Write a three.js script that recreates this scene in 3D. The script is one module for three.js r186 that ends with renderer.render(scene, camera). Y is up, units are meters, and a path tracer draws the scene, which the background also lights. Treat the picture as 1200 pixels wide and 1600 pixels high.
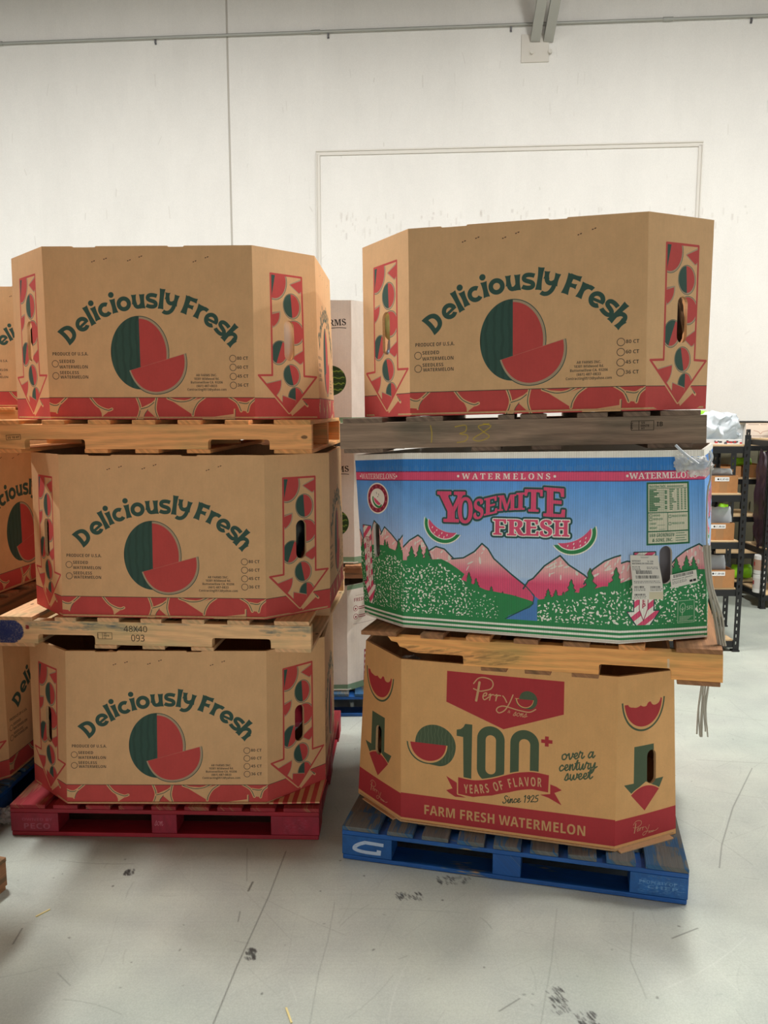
import * as THREE from 'three';
import { RectAreaLightUniformsLib } from 'three/addons/lights/RectAreaLightUniformsLib.js';
import { RoundedBoxGeometry } from 'three/addons/geometries/RoundedBoxGeometry.js';
import { mergeGeometries } from 'three/addons/utils/BufferGeometryUtils.js';
import { ImprovedNoise } from 'three/addons/math/ImprovedNoise.js';

// ------------------------------------------------------------------ camera, light, exposure
const scene = new THREE.Scene();
scene.background = new THREE.Color(0x000000);
const EYE = 1.664;
const camera = new THREE.PerspectiveCamera(66.06, 0.75, 0.05, 60);
camera.position.set(0, EYE, 0);
camera.rotation.set(-0.1282, 0, 0);
const renderer = new THREE.WebGLRenderer({ antialias: true });
renderer.toneMapping = THREE.LinearToneMapping;
renderer.toneMappingExposure = 0.77;
renderer.shadowMap.enabled = true;
RectAreaLightUniformsLib.init();

// high-bay ceiling lamps: [x, z, radiance factor]
const LAMP_Y = 6.0, LAMP_W = 0.3, LAMP_D = 1.2, LAMP_SKIRT = 0.05, LAMP_LEVEL = 330;
const LAMPS = [[-6.6, -3.85, 1.0], [-2.45, -3.85, 1.0], [2.0, -3.85, 0.84], [6.3, -3.85, 0.92], [10.6, -3.85, 1.0]];
// frontal fill from three added dock doors behind the camera: [x, radiance]
const DOOR_Z = 13, DOOR_W = 3.6, DOOR_H = 4.0, FILL_DOORS = [[-6, 4.8], [0, 4.8], [6, 4.8]];
const FILL_TINT = new THREE.Color().setRGB(1.0, 0.985, 0.95);
const LAMP_TINT = new THREE.Color().setRGB(1.0, 0.985, 0.95);

// ------------------------------------------------------------------ small helpers
const RND = (s) => () => { s = (s + 0x6d2b79f5) | 0; let t = Math.imul(s ^ (s >>> 15), 1 | s); t = (t + Math.imul(t ^ (t >>> 7), 61 | t)) ^ t; return ((t ^ (t >>> 14)) >>> 0) / 4294967296; };
const perlin = new ImprovedNoise();
const noise = (x, y, z = 0.37) => perlin.noise(x, y, z);
const fbm = (x, y, z = 0.5, o = 4) => { let a = 0.5, s = 0; for (let i = 0; i < o; i++) { s += a * noise(x, y, z + i * 7.1); x *= 2.03; y *= 2.03; a *= 0.5; } return s; };
const clamp = (v, a = 0, b = 1) => Math.min(b, Math.max(a, v));
const V = (x, y, z) => new THREE.Vector3(x, y, z);

const taken = new Map();
function numbered(name) { const k = taken.get(name) || 0; taken.set(name, k + 1); return k ? name + '_' + String(k).padStart(3, '0') : name; }
function tag(o, label, category, group) { o.userData = { label, category }; if (group) o.userData.group = group; return o; }
function shade(o) { o.traverse((m) => { if (m.isMesh) { m.castShadow = true; m.receiveShadow = true; } }); return o; }
function thing(name, label, category, [x, y, z] = [0, 0, 0], turn = 0, group) {
  const o = new THREE.Group(); o.name = numbered(name); scene.add(o); o.position.set(x, y, z); o.rotation.y = turn;
  return tag(o, label, category, group);
}
function part(name, geo, material, parent) { const m = new THREE.Mesh(geo, material); m.name = name; m.castShadow = m.receiveShadow = true; parent.add(m); return m; }
function single(name, geo, material, label, category, group) { const m = part(numbered(name), geo, material, scene); return tag(m, label, category, group); }
function struct(name, geo, material, parent = scene) { const m = part(parent === scene ? numbered(name) : name, geo, material, parent); if (parent === scene) m.userData.kind = 'structure'; return m; }
function move(geo, x, y, z, ry = 0, rx = 0, rz = 0) { geo.applyMatrix4(new THREE.Matrix4().compose(V(x, y, z), new THREE.Quaternion().setFromEuler(new THREE.Euler(rx, ry, rz)), V(1, 1, 1))); return geo; }
const box = (w, h, d, x = 0, y = 0, z = 0) => move(new THREE.BoxGeometry(w, h, d), x, y, z);
const rbox = (w, h, d, x = 0, y = 0, z = 0, r = 0.002) => move(new RoundedBoxGeometry(w, h, d, 1, r), x, y, z);
const merge = (list) => mergeGeometries(list.map((g) => (g.index ? g.toNonIndexed() : g)).map((g) => { const n = new THREE.BufferGeometry(); for (const k of ['position', 'normal', 'uv']) n.setAttribute(k, g.attributes[k]); return n; }));
function tube(points, r, seg = 24, rad = 8) { return new THREE.TubeGeometry(new THREE.CatmullRomCurve3(points.map((p) => V(...p))), seg, r, rad, false); }

// ------------------------------------------------------------------ textures
function canvasTex(w, h, draw, { srgb = true, wrap = THREE.ClampToEdgeWrapping } = {}) {
  const c = document.createElement('canvas'); c.width = w; c.height = h;
  const ctx = c.getContext('2d'); draw(ctx, w, h);
  const t = new THREE.CanvasTexture(c); t.wrapS = t.wrapT = wrap; t.magFilter = THREE.LinearFilter; t.anisotropy = 8;
  if (srgb) t.colorSpace = THREE.SRGBColorSpace;
  return t;
}
function pixelTex(w, h, f, { srgb = true, wrap = THREE.RepeatWrapping, channels = 4 } = {}) {
  const d = new Uint8Array(w * h * 4), o = [0, 0, 0];
  for (let y = 0; y < h; y++) for (let x = 0; x < w; x++) { f(x / w, y / h, o, x, y); const i = (y * w + x) * 4; d[i] = clamp(o[0], 0, 255); d[i + 1] = clamp(o[1], 0, 255); d[i + 2] = clamp(o[2], 0, 255); d[i + 3] = 255; }
  const t = new THREE.DataTexture(d, w, h, THREE.RGBAFormat); t.wrapS = t.wrapT = wrap; t.magFilter = THREE.LinearFilter; t.minFilter = THREE.LinearFilter; t.needsUpdate = true;
  if (srgb) t.colorSpace = THREE.SRGBColorSpace;
  return t;
}
// paper grain over a finished print: fibre speckle, faint flute streaks, handling blotches
function grain(ctx, w, h, { fine = 0.035, streak = 0.02, blotch = 0.05, seed = 1, period = 9 } = {}) {
  const im = ctx.getImageData(0, 0, w, h), d = im.data, rnd = RND(seed), col = new Float32Array(w);
  for (let x = 0; x < w; x++) col[x] = streak * (0.6 * Math.sin((x / period) * Math.PI * 2) + (rnd() - 0.5));
  const bw = Math.ceil(w / 8) + 2, bh = Math.ceil(h / 8) + 2, bl = new Float32Array(bw * bh);
  for (let y = 0; y < bh; y++) for (let x = 0; x < bw; x++) bl[y * bw + x] = blotch * (fbm(x * 0.09, y * 0.05, seed * 3.7, 3) + 0.5 * fbm(x * 0.5, y * 0.3, seed, 2));
  for (let y = 0; y < h; y++) for (let x = 0; x < w; x++) {
    const k = 1 + fine * (rnd() - 0.5) * 2 + col[x] + bl[(y >> 3) * bw + (x >> 3)], i = (y * w + x) * 4;
    d[i] *= k; d[i + 1] *= k; d[i + 2] *= k;
  }
  ctx.putImageData(im, 0, 0);
}
function poly(ctx, pts, fill) { ctx.beginPath(); pts.forEach((p, i) => (i ? ctx.lineTo(p[0], p[1]) : ctx.moveTo(p[0], p[1]))); ctx.closePath(); if (fill) { ctx.fillStyle = fill; ctx.fill(); } }
function curve(ctx, pts, close) {  // smooth path through points
  ctx.beginPath(); ctx.moveTo(pts[0][0], pts[0][1]); const n = pts.length;
  for (let i = 0; i < (close ? n : n - 1); i++) {
    const g = (k) => pts[close ? (k + n) % n : clamp(k, 0, n - 1)], p0 = g(i - 1), p1 = g(i), p2 = g(i + 1), p3 = g(i + 2);
    ctx.bezierCurveTo(p1[0] + (p2[0] - p0[0]) / 6, p1[1] + (p2[1] - p0[1]) / 6, p2[0] - (p3[0] - p1[0]) / 6, p2[1] - (p3[1] - p1[1]) / 6, p2[0], p2[1]);
  }
  if (close) ctx.closePath();
}
function pen(ctx, pts, width, color, close) { curve(ctx, pts, close); ctx.lineWidth = width; ctx.strokeStyle = color; ctx.lineCap = 'round'; ctx.lineJoin = 'round'; ctx.stroke(); }
function text(ctx, s, x, y, size, { color = '#000', font = 'bold', family = 'sans-serif', align = 'left', sx = 1, rot = 0, width = 0, spacing = 0, skew = 0 } = {}) {
  ctx.save(); ctx.translate(x, y); ctx.rotate(rot); ctx.font = `${font} ${size}px ${family}`; ctx.fillStyle = color; ctx.textAlign = 'left'; ctx.textBaseline = 'alphabetic';
  let w = 0; const ws = [...s].map((c) => ctx.measureText(c).width); ws.forEach((q) => { w += q + spacing; }); w -= spacing;
  const k = width ? width / w : sx; ctx.transform(k, 0, -skew, 1, 0, 0);
  let px = align === 'center' ? -w / 2 : align === 'right' ? -w : 0;
  if (!spacing) ctx.fillText(s, px, 0); else [...s].forEach((c, i) => { ctx.fillText(c, px, 0); px += ws[i] + spacing; });
  ctx.restore();
}
const FLOOR_CUTS = [
  [[[-0.373, -2.808], [-0.398, -2.529], [-0.444, -2.182], [-0.467, -1.957]], 1.2, 0.5], [[[-0.168, -2.493], [-0.178, -2.297], [-0.195, -2.154], [-0.203, -1.957]], 0.8, 0.25],
  [[[1.727, -3.511], [1.473, -3.139], [1.305, -2.853], [1.23, -2.698]], 1.3, 0.4], [[[0.916, -2.31], [1.017, -2.359]], 1.3, 0.5], [[[0.835, -2.442], [0.752, -2.21], [0.749, -2.051]], 0.8, 0.3], [[[0.582, -2.459], [0.512, -2.21], [0.429, -1.957]], 0.8, 0.22],
  [[[-1.167, -2.282], [-1.172, -2.359]], 1.4, 0.5], [[[-0.974, -2.154], [-0.915, -2.102]], 1, 0.35], [[[-0.467, -2.611], [-0.474, -2.558]], 2.2, 0.6], [[[-0.482, -2.445], [-0.479, -2.392]], 1.2, 0.45], [[[0.322, -2.003], [0.387, -2.051]], 1.3, 0.45], [[[1.2, -4.4], [2.0, -4.1], [2.6, -3.9]], 1, 0.25], [[[1.5, -3.6], [1.9, -3.55]], 1, 0.3],
];
const FLOOR_SCUFFS = [[0.495, -2.044, 0.05, 0.1], [0.561, -1.972, 0.06, 0.05], [-0.925, -2.67, 0.035, 0.035], [-0.411, -2.238, 0.03, 0.05], [0.088, -2.529, 0.09, 0.04], [0.25, -2.62, 0.12, 0.05]];
const YC = { lo: [-0.5923, -0.0257, -0.1917, -0.6272, 0.6014, -0.179], fl: [-0.3765, -0.0124, -0.0223, -0.3809, 0.621, -0.0222], fr: [0.3815, 0.0157, 0.0196, 0.3707, 0.644, 0.0223], ro: [0.6523, 0.0273, -0.1232, 0.6121, 0.6455, -0.1063], rb: [0.6673, 0.0243, -0.7673, 0.6673, 0.644, -0.7673], br: [0.4318, 0.0147, -0.931, 0.4318, 0.635, -0.931], bl: [-0.3224, -0.0148, -0.9742, -0.3224, 0.606, -0.9742], lb: [-0.575, -0.0244, -0.8383, -0.575, 0.6, -0.8383] };
// ------------------------------------------------------------------ prints: kraft bin with arched lettering (mm, panel 780 x 624)
const KRAFT = '#dcb080', RED = '#c44a46', GREEN = '#35544a', RIND = '#b09a7e', INK = '#4a3f33';
function flare(ctx, x1, y1, x2, y2, w, k = 1.5) {   // a stroke whose ends swell and cup in
  const L = Math.hypot(x2 - x1, y2 - y1), dx = (x2 - x1) / L, dy = (y2 - y1) / L, nx = -dy, ny = dx, e = w * k, mx = (x1 + x2) / 2, my = (y1 + y2) / 2, m = w * 0.62;
  ctx.beginPath(); ctx.moveTo(x1 + nx * e, y1 + ny * e);
  ctx.quadraticCurveTo(mx + nx * m, my + ny * m, x2 + nx * e, y2 + ny * e);
  ctx.quadraticCurveTo(x2 - dx * w * 0.3, y2 - dy * w * 0.3, x2 - nx * e, y2 - ny * e);
  ctx.quadraticCurveTo(mx - nx * m, my - ny * m, x1 - nx * e, y1 - ny * e);
  ctx.quadraticCurveTo(x1 + dx * w * 0.3, y1 + dy * w * 0.3, x1 + nx * e, y1 + ny * e); ctx.fill();
}
const LETTERS = {
  D(c) { c.beginPath(); c.moveTo(-25, -31); c.quadraticCurveTo(26, -34, 25, 1); c.quadraticCurveTo(24, 34, -23, 31); c.quadraticCurveTo(-16, 0, -25, -31); c.moveTo(-8, -17); c.quadraticCurveTo(-4, 0, -7, 17); c.quadraticCurveTo(10, 17, 10, 1); c.quadraticCurveTo(10, -17, -8, -17); c.fill('evenodd'); },
  e(c) { c.lineWidth = 13.5; c.beginPath(); c.arc(0, 0, 17.5, 0.24 * Math.PI, 1.98 * Math.PI); c.stroke(); c.lineWidth = 9; c.beginPath(); c.moveTo(-14, 4); c.lineTo(23, -1); c.stroke(); },
  l(c) { flare(c, 0, -34, 0, 34, 7.2, 1.35); },
  i(c) { flare(c, 0, -24, 0, 24, 7.2, 1.4); c.beginPath(); c.arc(0, -38, 9.5, 0, 7); c.fill(); },
  c(c) { c.lineWidth = 13.5; c.beginPath(); c.arc(1, 0, 17.5, 0.24 * Math.PI, 1.72 * Math.PI); c.stroke(); },
  o(c) { c.lineWidth = 14; c.beginPath(); c.arc(0, 0, 17.5, 0, 7); c.stroke(); },
  u(c) { flare(c, -14, -24, -13, 8, 6.5, 1.4); flare(c, 14, -24, 14, 24, 6.8, 1.4); c.lineWidth = 13; c.beginPath(); c.moveTo(-13, 0); c.bezierCurveTo(-12, 25, 8, 20, 13, 6); c.stroke(); },
  s(c) { c.lineWidth = 13; c.beginPath(); c.moveTo(17, -17); c.bezierCurveTo(4, -21, -15, -22, -14, -9); c.bezierCurveTo(-13, 2, 14, -3, 14, 10); c.bezierCurveTo(14, 22, -8, 20, -18, 15); c.stroke(); },
  y(c) { flare(c, -16, -37, -14, -14, 6.5, 1.4); flare(c, 17, -35, 13, 2, 6.5, 1.4); c.lineWidth = 13; c.beginPath(); c.moveTo(-14, -22); c.bezierCurveTo(-13, 4, 8, -2, 13, -12); c.stroke(); c.beginPath(); c.moveTo(13, -8); c.bezierCurveTo(12, 24, -6, 36, -22, 27); c.stroke(); },
  F(c) { flare(c, -11, -31, -12, 31, 8.2, 1.35); flare(c, -14, -24, 20, -24, 7.2, 1.15); flare(c, -10, 1, 14, 1, 6, 1.3); },
  r(c) { flare(c, -9, -24, -9, 24, 7.2, 1.4); c.lineWidth = 13; c.beginPath(); c.moveTo(-8, -2); c.bezierCurveTo(-3, -18, 8, -20, 19, -16); c.stroke(); },
  h(c) { flare(c, -14, -36, -14, 34, 7.2, 1.35); flare(c, 15, 2, 14, 34, 7, 1.4); c.lineWidth = 13; c.beginPath(); c.moveTo(-12, 8); c.bezierCurveTo(-6, -12, 16, -14, 15, 10); c.stroke(); },
};
const ARCH = [['D', 86, 312, -40], ['e', 141, 277, -33], ['l', 168, 247, -27], ['i', 192, 240, -23], ['c', 228, 226, -17], ['i', 262, 213, -13], ['o', 300, 205, -8], ['u', 354, 197, -3], ['s', 405, 195, 3], ['l', 442, 188, 8], ['y', 475, 208, 12], ['F', 545, 214, 20], ['r', 586, 237, 27], ['e', 624, 264, 33], ['s', 664, 293, 40], ['h', 701, 320, 46]];
function slice(ctx, x1, y1, x2, y2, sag, rind, k = 0.14) {   // wedge of melon: chord from tip to tip, round belly
  const mx = (x1 + x2) / 2, my = (y1 + y2) / 2, a = Math.atan2(y2 - y1, x2 - x1), r = Math.hypot(x2 - x1, y2 - y1) / 2;
  ctx.save(); ctx.translate(mx, my); ctx.rotate(a);
  const half = (rr, s, c) => { ctx.beginPath(); ctx.moveTo(-rr, 0); ctx.bezierCurveTo(-rr * 0.9, s * 1.3, rr * 0.9, s * 1.3, rr, 0); ctx.closePath(); ctx.fillStyle = c; ctx.fill(); };
  half(r, sag, GREEN); half(r * 0.985, sag * 0.97, RIND); half(r * (1 - k * 0.62), sag * (1 - k), RED); ctx.restore();
}
function archedPrint(ctx) {
  ctx.fillStyle = KRAFT; ctx.fillRect(0, 0, 780, 624);
  ctx.strokeStyle = ctx.fillStyle = GREEN;
  for (const [ch, x, y, a] of ARCH) { ctx.save(); ctx.translate(x, y); ctx.rotate((a * Math.PI) / 180); ctx.scale(1.1, 1.08); ctx.lineCap = 'butt'; ctx.strokeStyle = ctx.fillStyle = GREEN; LETTERS[ch](ctx); ctx.restore(); }
  // melon: green half with darker stripes, red half with rind
  ctx.save(); ctx.beginPath(); ctx.ellipse(354, 381, 110, 133, 0, 0, 7); ctx.fillStyle = '#24382f'; ctx.fill(); ctx.clip();
  ctx.fillStyle = GREEN; ctx.fillRect(248, 250, 106, 270);
  const rnd = RND(5);
  for (const sx of [262, 290, 318, 342]) { ctx.beginPath(); ctx.moveTo(sx, 240); for (let y = 250; y < 520; y += 26) ctx.lineTo(sx + (rnd() - 0.5) * 8 - (354 - sx) * 0.002 * (y - 381) * (y > 381 ? -1 : 1) * 0.5, y); ctx.lineWidth = 9; ctx.lineJoin = 'round'; ctx.strokeStyle = '#2f4c43'; ctx.stroke(); }
  ctx.fillStyle = GREEN; ctx.fillRect(354, 240, 120, 290);
  ctx.beginPath(); ctx.rect(354, 240, 130, 290); ctx.clip();
  ctx.beginPath(); ctx.ellipse(354, 381, 107.5, 130.5, 0, 0, 7); ctx.fillStyle = RIND; ctx.fill();
  ctx.beginPath(); ctx.ellipse(354, 384, 99.5, 126, 0, 0, 7); ctx.fillStyle = RED; ctx.fill(); ctx.restore();
  // slice in front: chord from (310,445) to (526,383)
  ctx.beginPath(); ctx.moveTo(309, 445); ctx.bezierCurveTo(330, 515, 372, 533, 412, 533); ctx.bezierCurveTo(490, 530, 545, 470, 527, 383); ctx.closePath(); ctx.fillStyle = GREEN; ctx.fill();
  ctx.beginPath(); ctx.moveTo(311, 445); ctx.bezierCurveTo(332, 513, 374, 530.5, 412, 530.5); ctx.bezierCurveTo(488, 527, 542, 469, 525, 383); ctx.closePath(); ctx.fillStyle = RIND; ctx.fill();
  ctx.beginPath(); ctx.moveTo(316, 444); ctx.bezierCurveTo(338, 508, 378, 523, 412, 523); ctx.bezierCurveTo(480, 519, 533, 465, 518, 386); ctx.closePath(); ctx.fillStyle = RED; ctx.fill();
  ctx.lineWidth = 1.6; ctx.strokeStyle = '#d0685c'; ctx.beginPath(); ctx.moveTo(355, 433); ctx.lineTo(460, 403); ctx.stroke();
  // small print
  const g = { color: INK };
  text(ctx, 'PRODUCE OF U.S.A.', 20, 390, 17, { ...g, width: 138 });
  text(ctx, 'SEEDED', 45, 417, 16, { ...g, width: 60 }); text(ctx, 'WATERMELON', 45, 437, 16, { ...g, width: 110 });
  text(ctx, 'SEEDLESS', 45, 458, 16, { ...g, width: 74 }); text(ctx, 'WATERMELON', 47, 474, 16, { ...g, width: 108 });
  ctx.lineWidth = 2; ctx.strokeStyle = INK;
  for (const [x, y] of [[30, 420], [30, 464], [701, 402], [701, 434], [701, 467], [701, 499]]) { ctx.beginPath(); ctx.arc(x, y, 12, 0, 7); ctx.stroke(); }
  ['80 CT', '60 CT', '45 CT', '36 CT'].forEach((s, i) => text(ctx, s, 716, 407 + i * 32.5, 16.5, { ...g, width: 42 }));
  [['AR FARMS INC.', 78], ['18301 Wildwood Rd.', 96], ['Buttonwillow CA. 93206', 121], ['(661) 487-0833', 78], ['Contracting0513@yahoo.com', 148]].forEach(([s, w], i) => text(ctx, s, 601, 466 + i * 13, 11.5, { ...g, align: 'center', width: w }));
  // red band with melon rounds
  ctx.save(); ctx.beginPath(); ctx.rect(0, 544, 780, 80); ctx.clip(); ctx.fillStyle = RED; ctx.fillRect(0, 544, 780, 80);
  const gap = (pts) => { poly(ctx, pts, KRAFT); };
  const arc = (pts) => { pen(ctx, pts, 11, KRAFT); pen(ctx, pts.map(([x, y]) => [x, y]), 2.6, GREEN); };
  gap([[-8, 566], [40, 572], [28, 599], [-2, 596]]); arc([[-22, 546], [0, 566], [22, 573], [40, 566], [68, 542]]); pen(ctx, [[-22, 546], [-6, 570], [-3, 598]], 7, KRAFT); pen(ctx, [[42, 566], [32, 582], [27, 600]], 7, KRAFT); pen(ctx, [[44, 570], [35, 584], [30, 600]], 2, GREEN);
  gap([[190, 583], [232, 590], [202, 612]]); arc([[156, 540], [183, 573], [220, 590], [238, 586]]); pen(ctx, [[192, 584], [200, 596], [201, 611]], 6, KRAFT);
  gap([[348, 582], [404, 556], [404, 618], [372, 588], [352, 626], [334, 626]]); arc([[334, 540], [346, 576], [342, 604], [329, 630]]); arc([[348, 586], [378, 577], [404, 558]]); arc([[411, 540], [403, 586], [415, 628]]); pen(ctx, [[374, 586], [360, 604], [354, 626]], 6, KRAFT); pen(ctx, [[375, 588], [362, 606], [357, 626]], 2, GREEN);
  poly(ctx, [[374, 590], [402, 618], [404, 630], [356, 630]], RED);
  gap([[455, 548], [545, 556], [575, 546], [548, 590], [546, 608]]); arc([[452, 546], [492, 559], [530, 556], [562, 541]]); arc([[545, 608], [550, 588], [566, 562], [594, 541]]);
  gap([[581, 620], [700, 604], [700, 626], [581, 626]]); pen(ctx, [[703, 588], [702, 626]], 7, KRAFT); pen(ctx, [[706, 588], [705, 626]], 2, GREEN);
  gap([[716, 563], [764, 563], [752, 595], [729, 592]]); arc([[682, 541], [713, 562], [728, 593]]); arc([[720, 562], [748, 566], [768, 556]]); arc([[752, 595], [762, 566], [792, 541]]);
  ctx.restore(); ctx.fillStyle = '#3c3a33'; ctx.fillRect(0, 542.5, 780, 2.2);
  ctx.fillStyle = '#4b2f20'; for (const [x, y] of [[190, 54], [235, 45], [324, 51], [367, 38], [567, 56], [612, 42]]) { ctx.save(); ctx.translate(x, y); ctx.rotate(-0.35); ctx.fillRect(-6, -1.5, 5, 3); ctx.fillRect(2, -1.5, 6, 3); ctx.restore(); }
}
function arrowPrint(ctx) {   // 288 x 624
  ctx.fillStyle = KRAFT; ctx.fillRect(0, 0, 288, 624);
  ctx.fillStyle = RED; ctx.fillRect(0, 546, 288, 78); ctx.fillStyle = '#3c3a33'; ctx.fillRect(0, 544, 288, 2.2);
  const arrow = [[78, 90], [220, 90], [220, 460], [278, 462], [148, 597], [18, 462], [76, 460]];
  pen(ctx, [[210, 556], [232, 574]], 10, KRAFT); pen(ctx, [[214, 556], [230, 570]], 4, GREEN); poly(ctx, [[160, 612], [150, 592], [206, 548], [224, 566]], KRAFT);
  ctx.lineJoin = 'round'; poly(ctx, arrow); ctx.lineWidth = 17; ctx.strokeStyle = KRAFT; ctx.stroke(); poly(ctx, arrow, KRAFT); ctx.save(); ctx.clip();
  const round = (x, y, rx, ry, a, b) => { ctx.save(); ctx.translate(x, y); ctx.rotate(a); ctx.beginPath(); ctx.ellipse(1.5, 1.5, rx + 4, ry + 4, 0, 0, 7); ctx.fillStyle = RIND; ctx.fill(); ctx.lineWidth = 1.5; ctx.strokeStyle = GREEN; ctx.stroke(); ctx.beginPath(); ctx.ellipse(0, 0, rx, ry, 0, 0, 7); ctx.clip(); ctx.fillStyle = RED; ctx.fillRect(-90, -90, 180, 180); ctx.fillStyle = GREEN; ctx.fillRect(-90, -90, 90 + b, 180); ctx.restore(); };
  const wedge = (pts, c) => { ctx.beginPath(); ctx.moveTo(...pts[0]); ctx.lineTo(...pts[1]); ctx.quadraticCurveTo(...pts[2], ...pts[3]); ctx.closePath(); ctx.lineWidth = 6; ctx.strokeStyle = RIND; ctx.stroke(); ctx.fillStyle = RED; ctx.fill(); };
  round(97, 118, 48, 60, 0.22, -4); wedge([[166, 122], [225, 96], [228, 154], [222, 151]]); wedge([[166, 122], [222, 100], [222, 150], [205, 149]]);
  round(169, 200, 36, 43, -0.06, 0); wedge([[74, 233], [115, 226], [118, 268], [80, 284]]); round(178, 298, 42, 42, -0.1, -12); round(108, 374, 34, 42, 0.35, 2);
  wedge([[166, 392], [222, 362], [222, 415], [200, 414]]); wedge([[70, 240], [113, 228], [116, 262], [84, 282]]); round(161, 458, 34, 38, -0.22, 0); wedge([[44, 494], [114, 478], [116, 514], [90, 536]]); round(178, 541, 31, 36, 0, 0);
  wedge([[120, 536], [176, 553], [176, 590], [118, 600]]); poly(ctx, [[121, 536], [178, 553], [172, 596], [120, 600]], RED);
  ctx.restore(); ctx.lineWidth = 7.5; ctx.strokeStyle = RED; poly(ctx, arrow); ctx.stroke();
}
const TEX = {};
TEX.arched = canvasTex(1560, 1248, (c) => { c.save(); c.scale(2, 2); archedPrint(c); c.restore(); grain(c, 1560, 1248, { seed: 3 }); });
TEX.arrow = canvasTex(576, 1248, (c) => { c.save(); c.scale(2, 2); arrowPrint(c); c.restore(); grain(c, 576, 1248, { seed: 4 }); });
TEX.kraft = canvasTex(512, 512, (c) => { c.fillStyle = '#c79d72'; c.fillRect(0, 0, 512, 512); grain(c, 512, 512, { seed: 9, blotch: 0.08 }); }, { wrap: THREE.RepeatWrapping });

// ------------------------------------------------------------------ prints: kraft bin with the red pennant (768 x 630, corner 270 x 630)
const KRAFT2 = '#deaa6f', RED2 = '#b03238', GREEN2 = '#4c5c44';
function script(ctx, glyphs, x, y, size, color, w, slope = 0) {   // joined brush hand: strokes on a unit x-height
  const S = {
    o: [[[0.5, -0.95], [0.1, -0.75], [0.12, -0.15], [0.5, -0.05], [0.8, -0.5], [0.55, -0.95], [0.7, -0.75], [1.0, -0.8]]], v: [[[0, -0.7], [0.2, -0.95], [0.25, -0.4], [0.4, 0], [0.75, -0.5], [0.8, -0.95], [1.0, -0.75]]],
    e: [[[0, -0.35], [0.5, -0.5], [0.6, -0.9], [0.3, -0.9], [0.15, -0.4], [0.4, 0], [0.9, -0.3]]], r: [[[0, -0.4], [0.25, -1.15], [0.35, -0.95], [0.65, -0.9], [0.5, -0.3], [0.65, 0], [0.95, -0.3]]],
    a: [[[0.75, -0.8], [0.4, -0.95], [0.05, -0.4], [0.2, 0], [0.55, -0.3], [0.8, -0.95], [0.7, -0.2], [0.85, 0], [1.1, -0.3]]], c: [[[0.7, -0.75], [0.45, -0.95], [0.1, -0.5], [0.3, 0], [0.95, -0.35]]],
    n: [[[0.05, -0.5], [0.2, -0.95], [0.15, 0], [0.3, -0.6], [0.6, -0.95], [0.6, -0.2], [0.75, 0], [1.0, -0.3]]], t: [[[0, -0.3], [0.45, -1.6], [0.3, -0.3], [0.45, 0], [0.8, -0.3]], [[0.05, -1.05], [0.75, -1.15]]],
    u: [[[0.05, -0.9], [0.05, -0.2], [0.3, 0], [0.65, -0.9], [0.6, -0.2], [0.75, 0], [1.0, -0.35]]], y: [[[0.05, -0.9], [0.1, -0.3], [0.4, -0.2], [0.75, -0.95], [0.6, 0.2], [0.2, 0.75], [0.05, 0.45], [0.5, 0.1], [1.1, -0.3]]],
    s: [[[0, -0.15], [0.45, -1.1], [0.55, -0.4], [0.3, 0], [0.02, -0.12]], [[0.3, 0], [0.95, -0.35]]], w: [[[0.05, -0.9], [0.05, -0.2], [0.3, 0], [0.6, -0.8], [0.6, -0.15], [0.85, -0.05], [1.1, -0.5], [1.1, -0.95], [1.3, -0.75]]],
    S: [[[1.0, -1.5], [0.6, -1.75], [0.3, -1.3], [0.7, -0.7], [0.6, -0.1], [0.1, 0.05], [-0.1, -0.3]]], i: [[[0, -0.4], [0.25, -0.95], [0.2, -0.15], [0.35, 0], [0.6, -0.3]], [[0.38, -1.35], [0.4, -1.33]]],
    1: [[[0.2, -1.35], [0.5, -1.6], [0.35, 0]]], 9: [[[0.8, -1.3], [0.5, -1.6], [0.2, -1.2], [0.45, -0.85], [0.8, -1.3], [0.65, -0.4], [0.3, 0]]], 2: [[[0.15, -1.2], [0.5, -1.6], [0.8, -1.2], [0.1, -0.05]], [[0.1, -0.05], [0.85, -0.1]]], 5: [[[0.85, -1.6], [0.35, -1.5]], [[0.35, -1.5], [0.25, -0.9], [0.7, -0.8], [0.7, -0.2], [0.1, 0]]],
  };
  const adv = { o: 0.98, v: 0.95, e: 0.82, r: 0.88, a: 1.0, c: 0.82, n: 0.95, t: 0.72, u: 0.95, y: 1.0, s: 0.9, w: 1.25, ' ': 0.7, S: 1.0, i: 0.55, 1: 0.75, 9: 0.95, 2: 0.95, 5: 0.95 };
  let px = 0; ctx.save(); ctx.translate(x, y); ctx.rotate(slope); ctx.transform(1, 0, -0.22, 1, 0, 0);
  for (const g of glyphs) { for (const st of S[g] || []) pen(ctx, st.map(([a, b]) => [(px + a) * size, b * size * 1.02]), w, color); px += adv[g] || 0.9; }
  ctx.restore();
}
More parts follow.
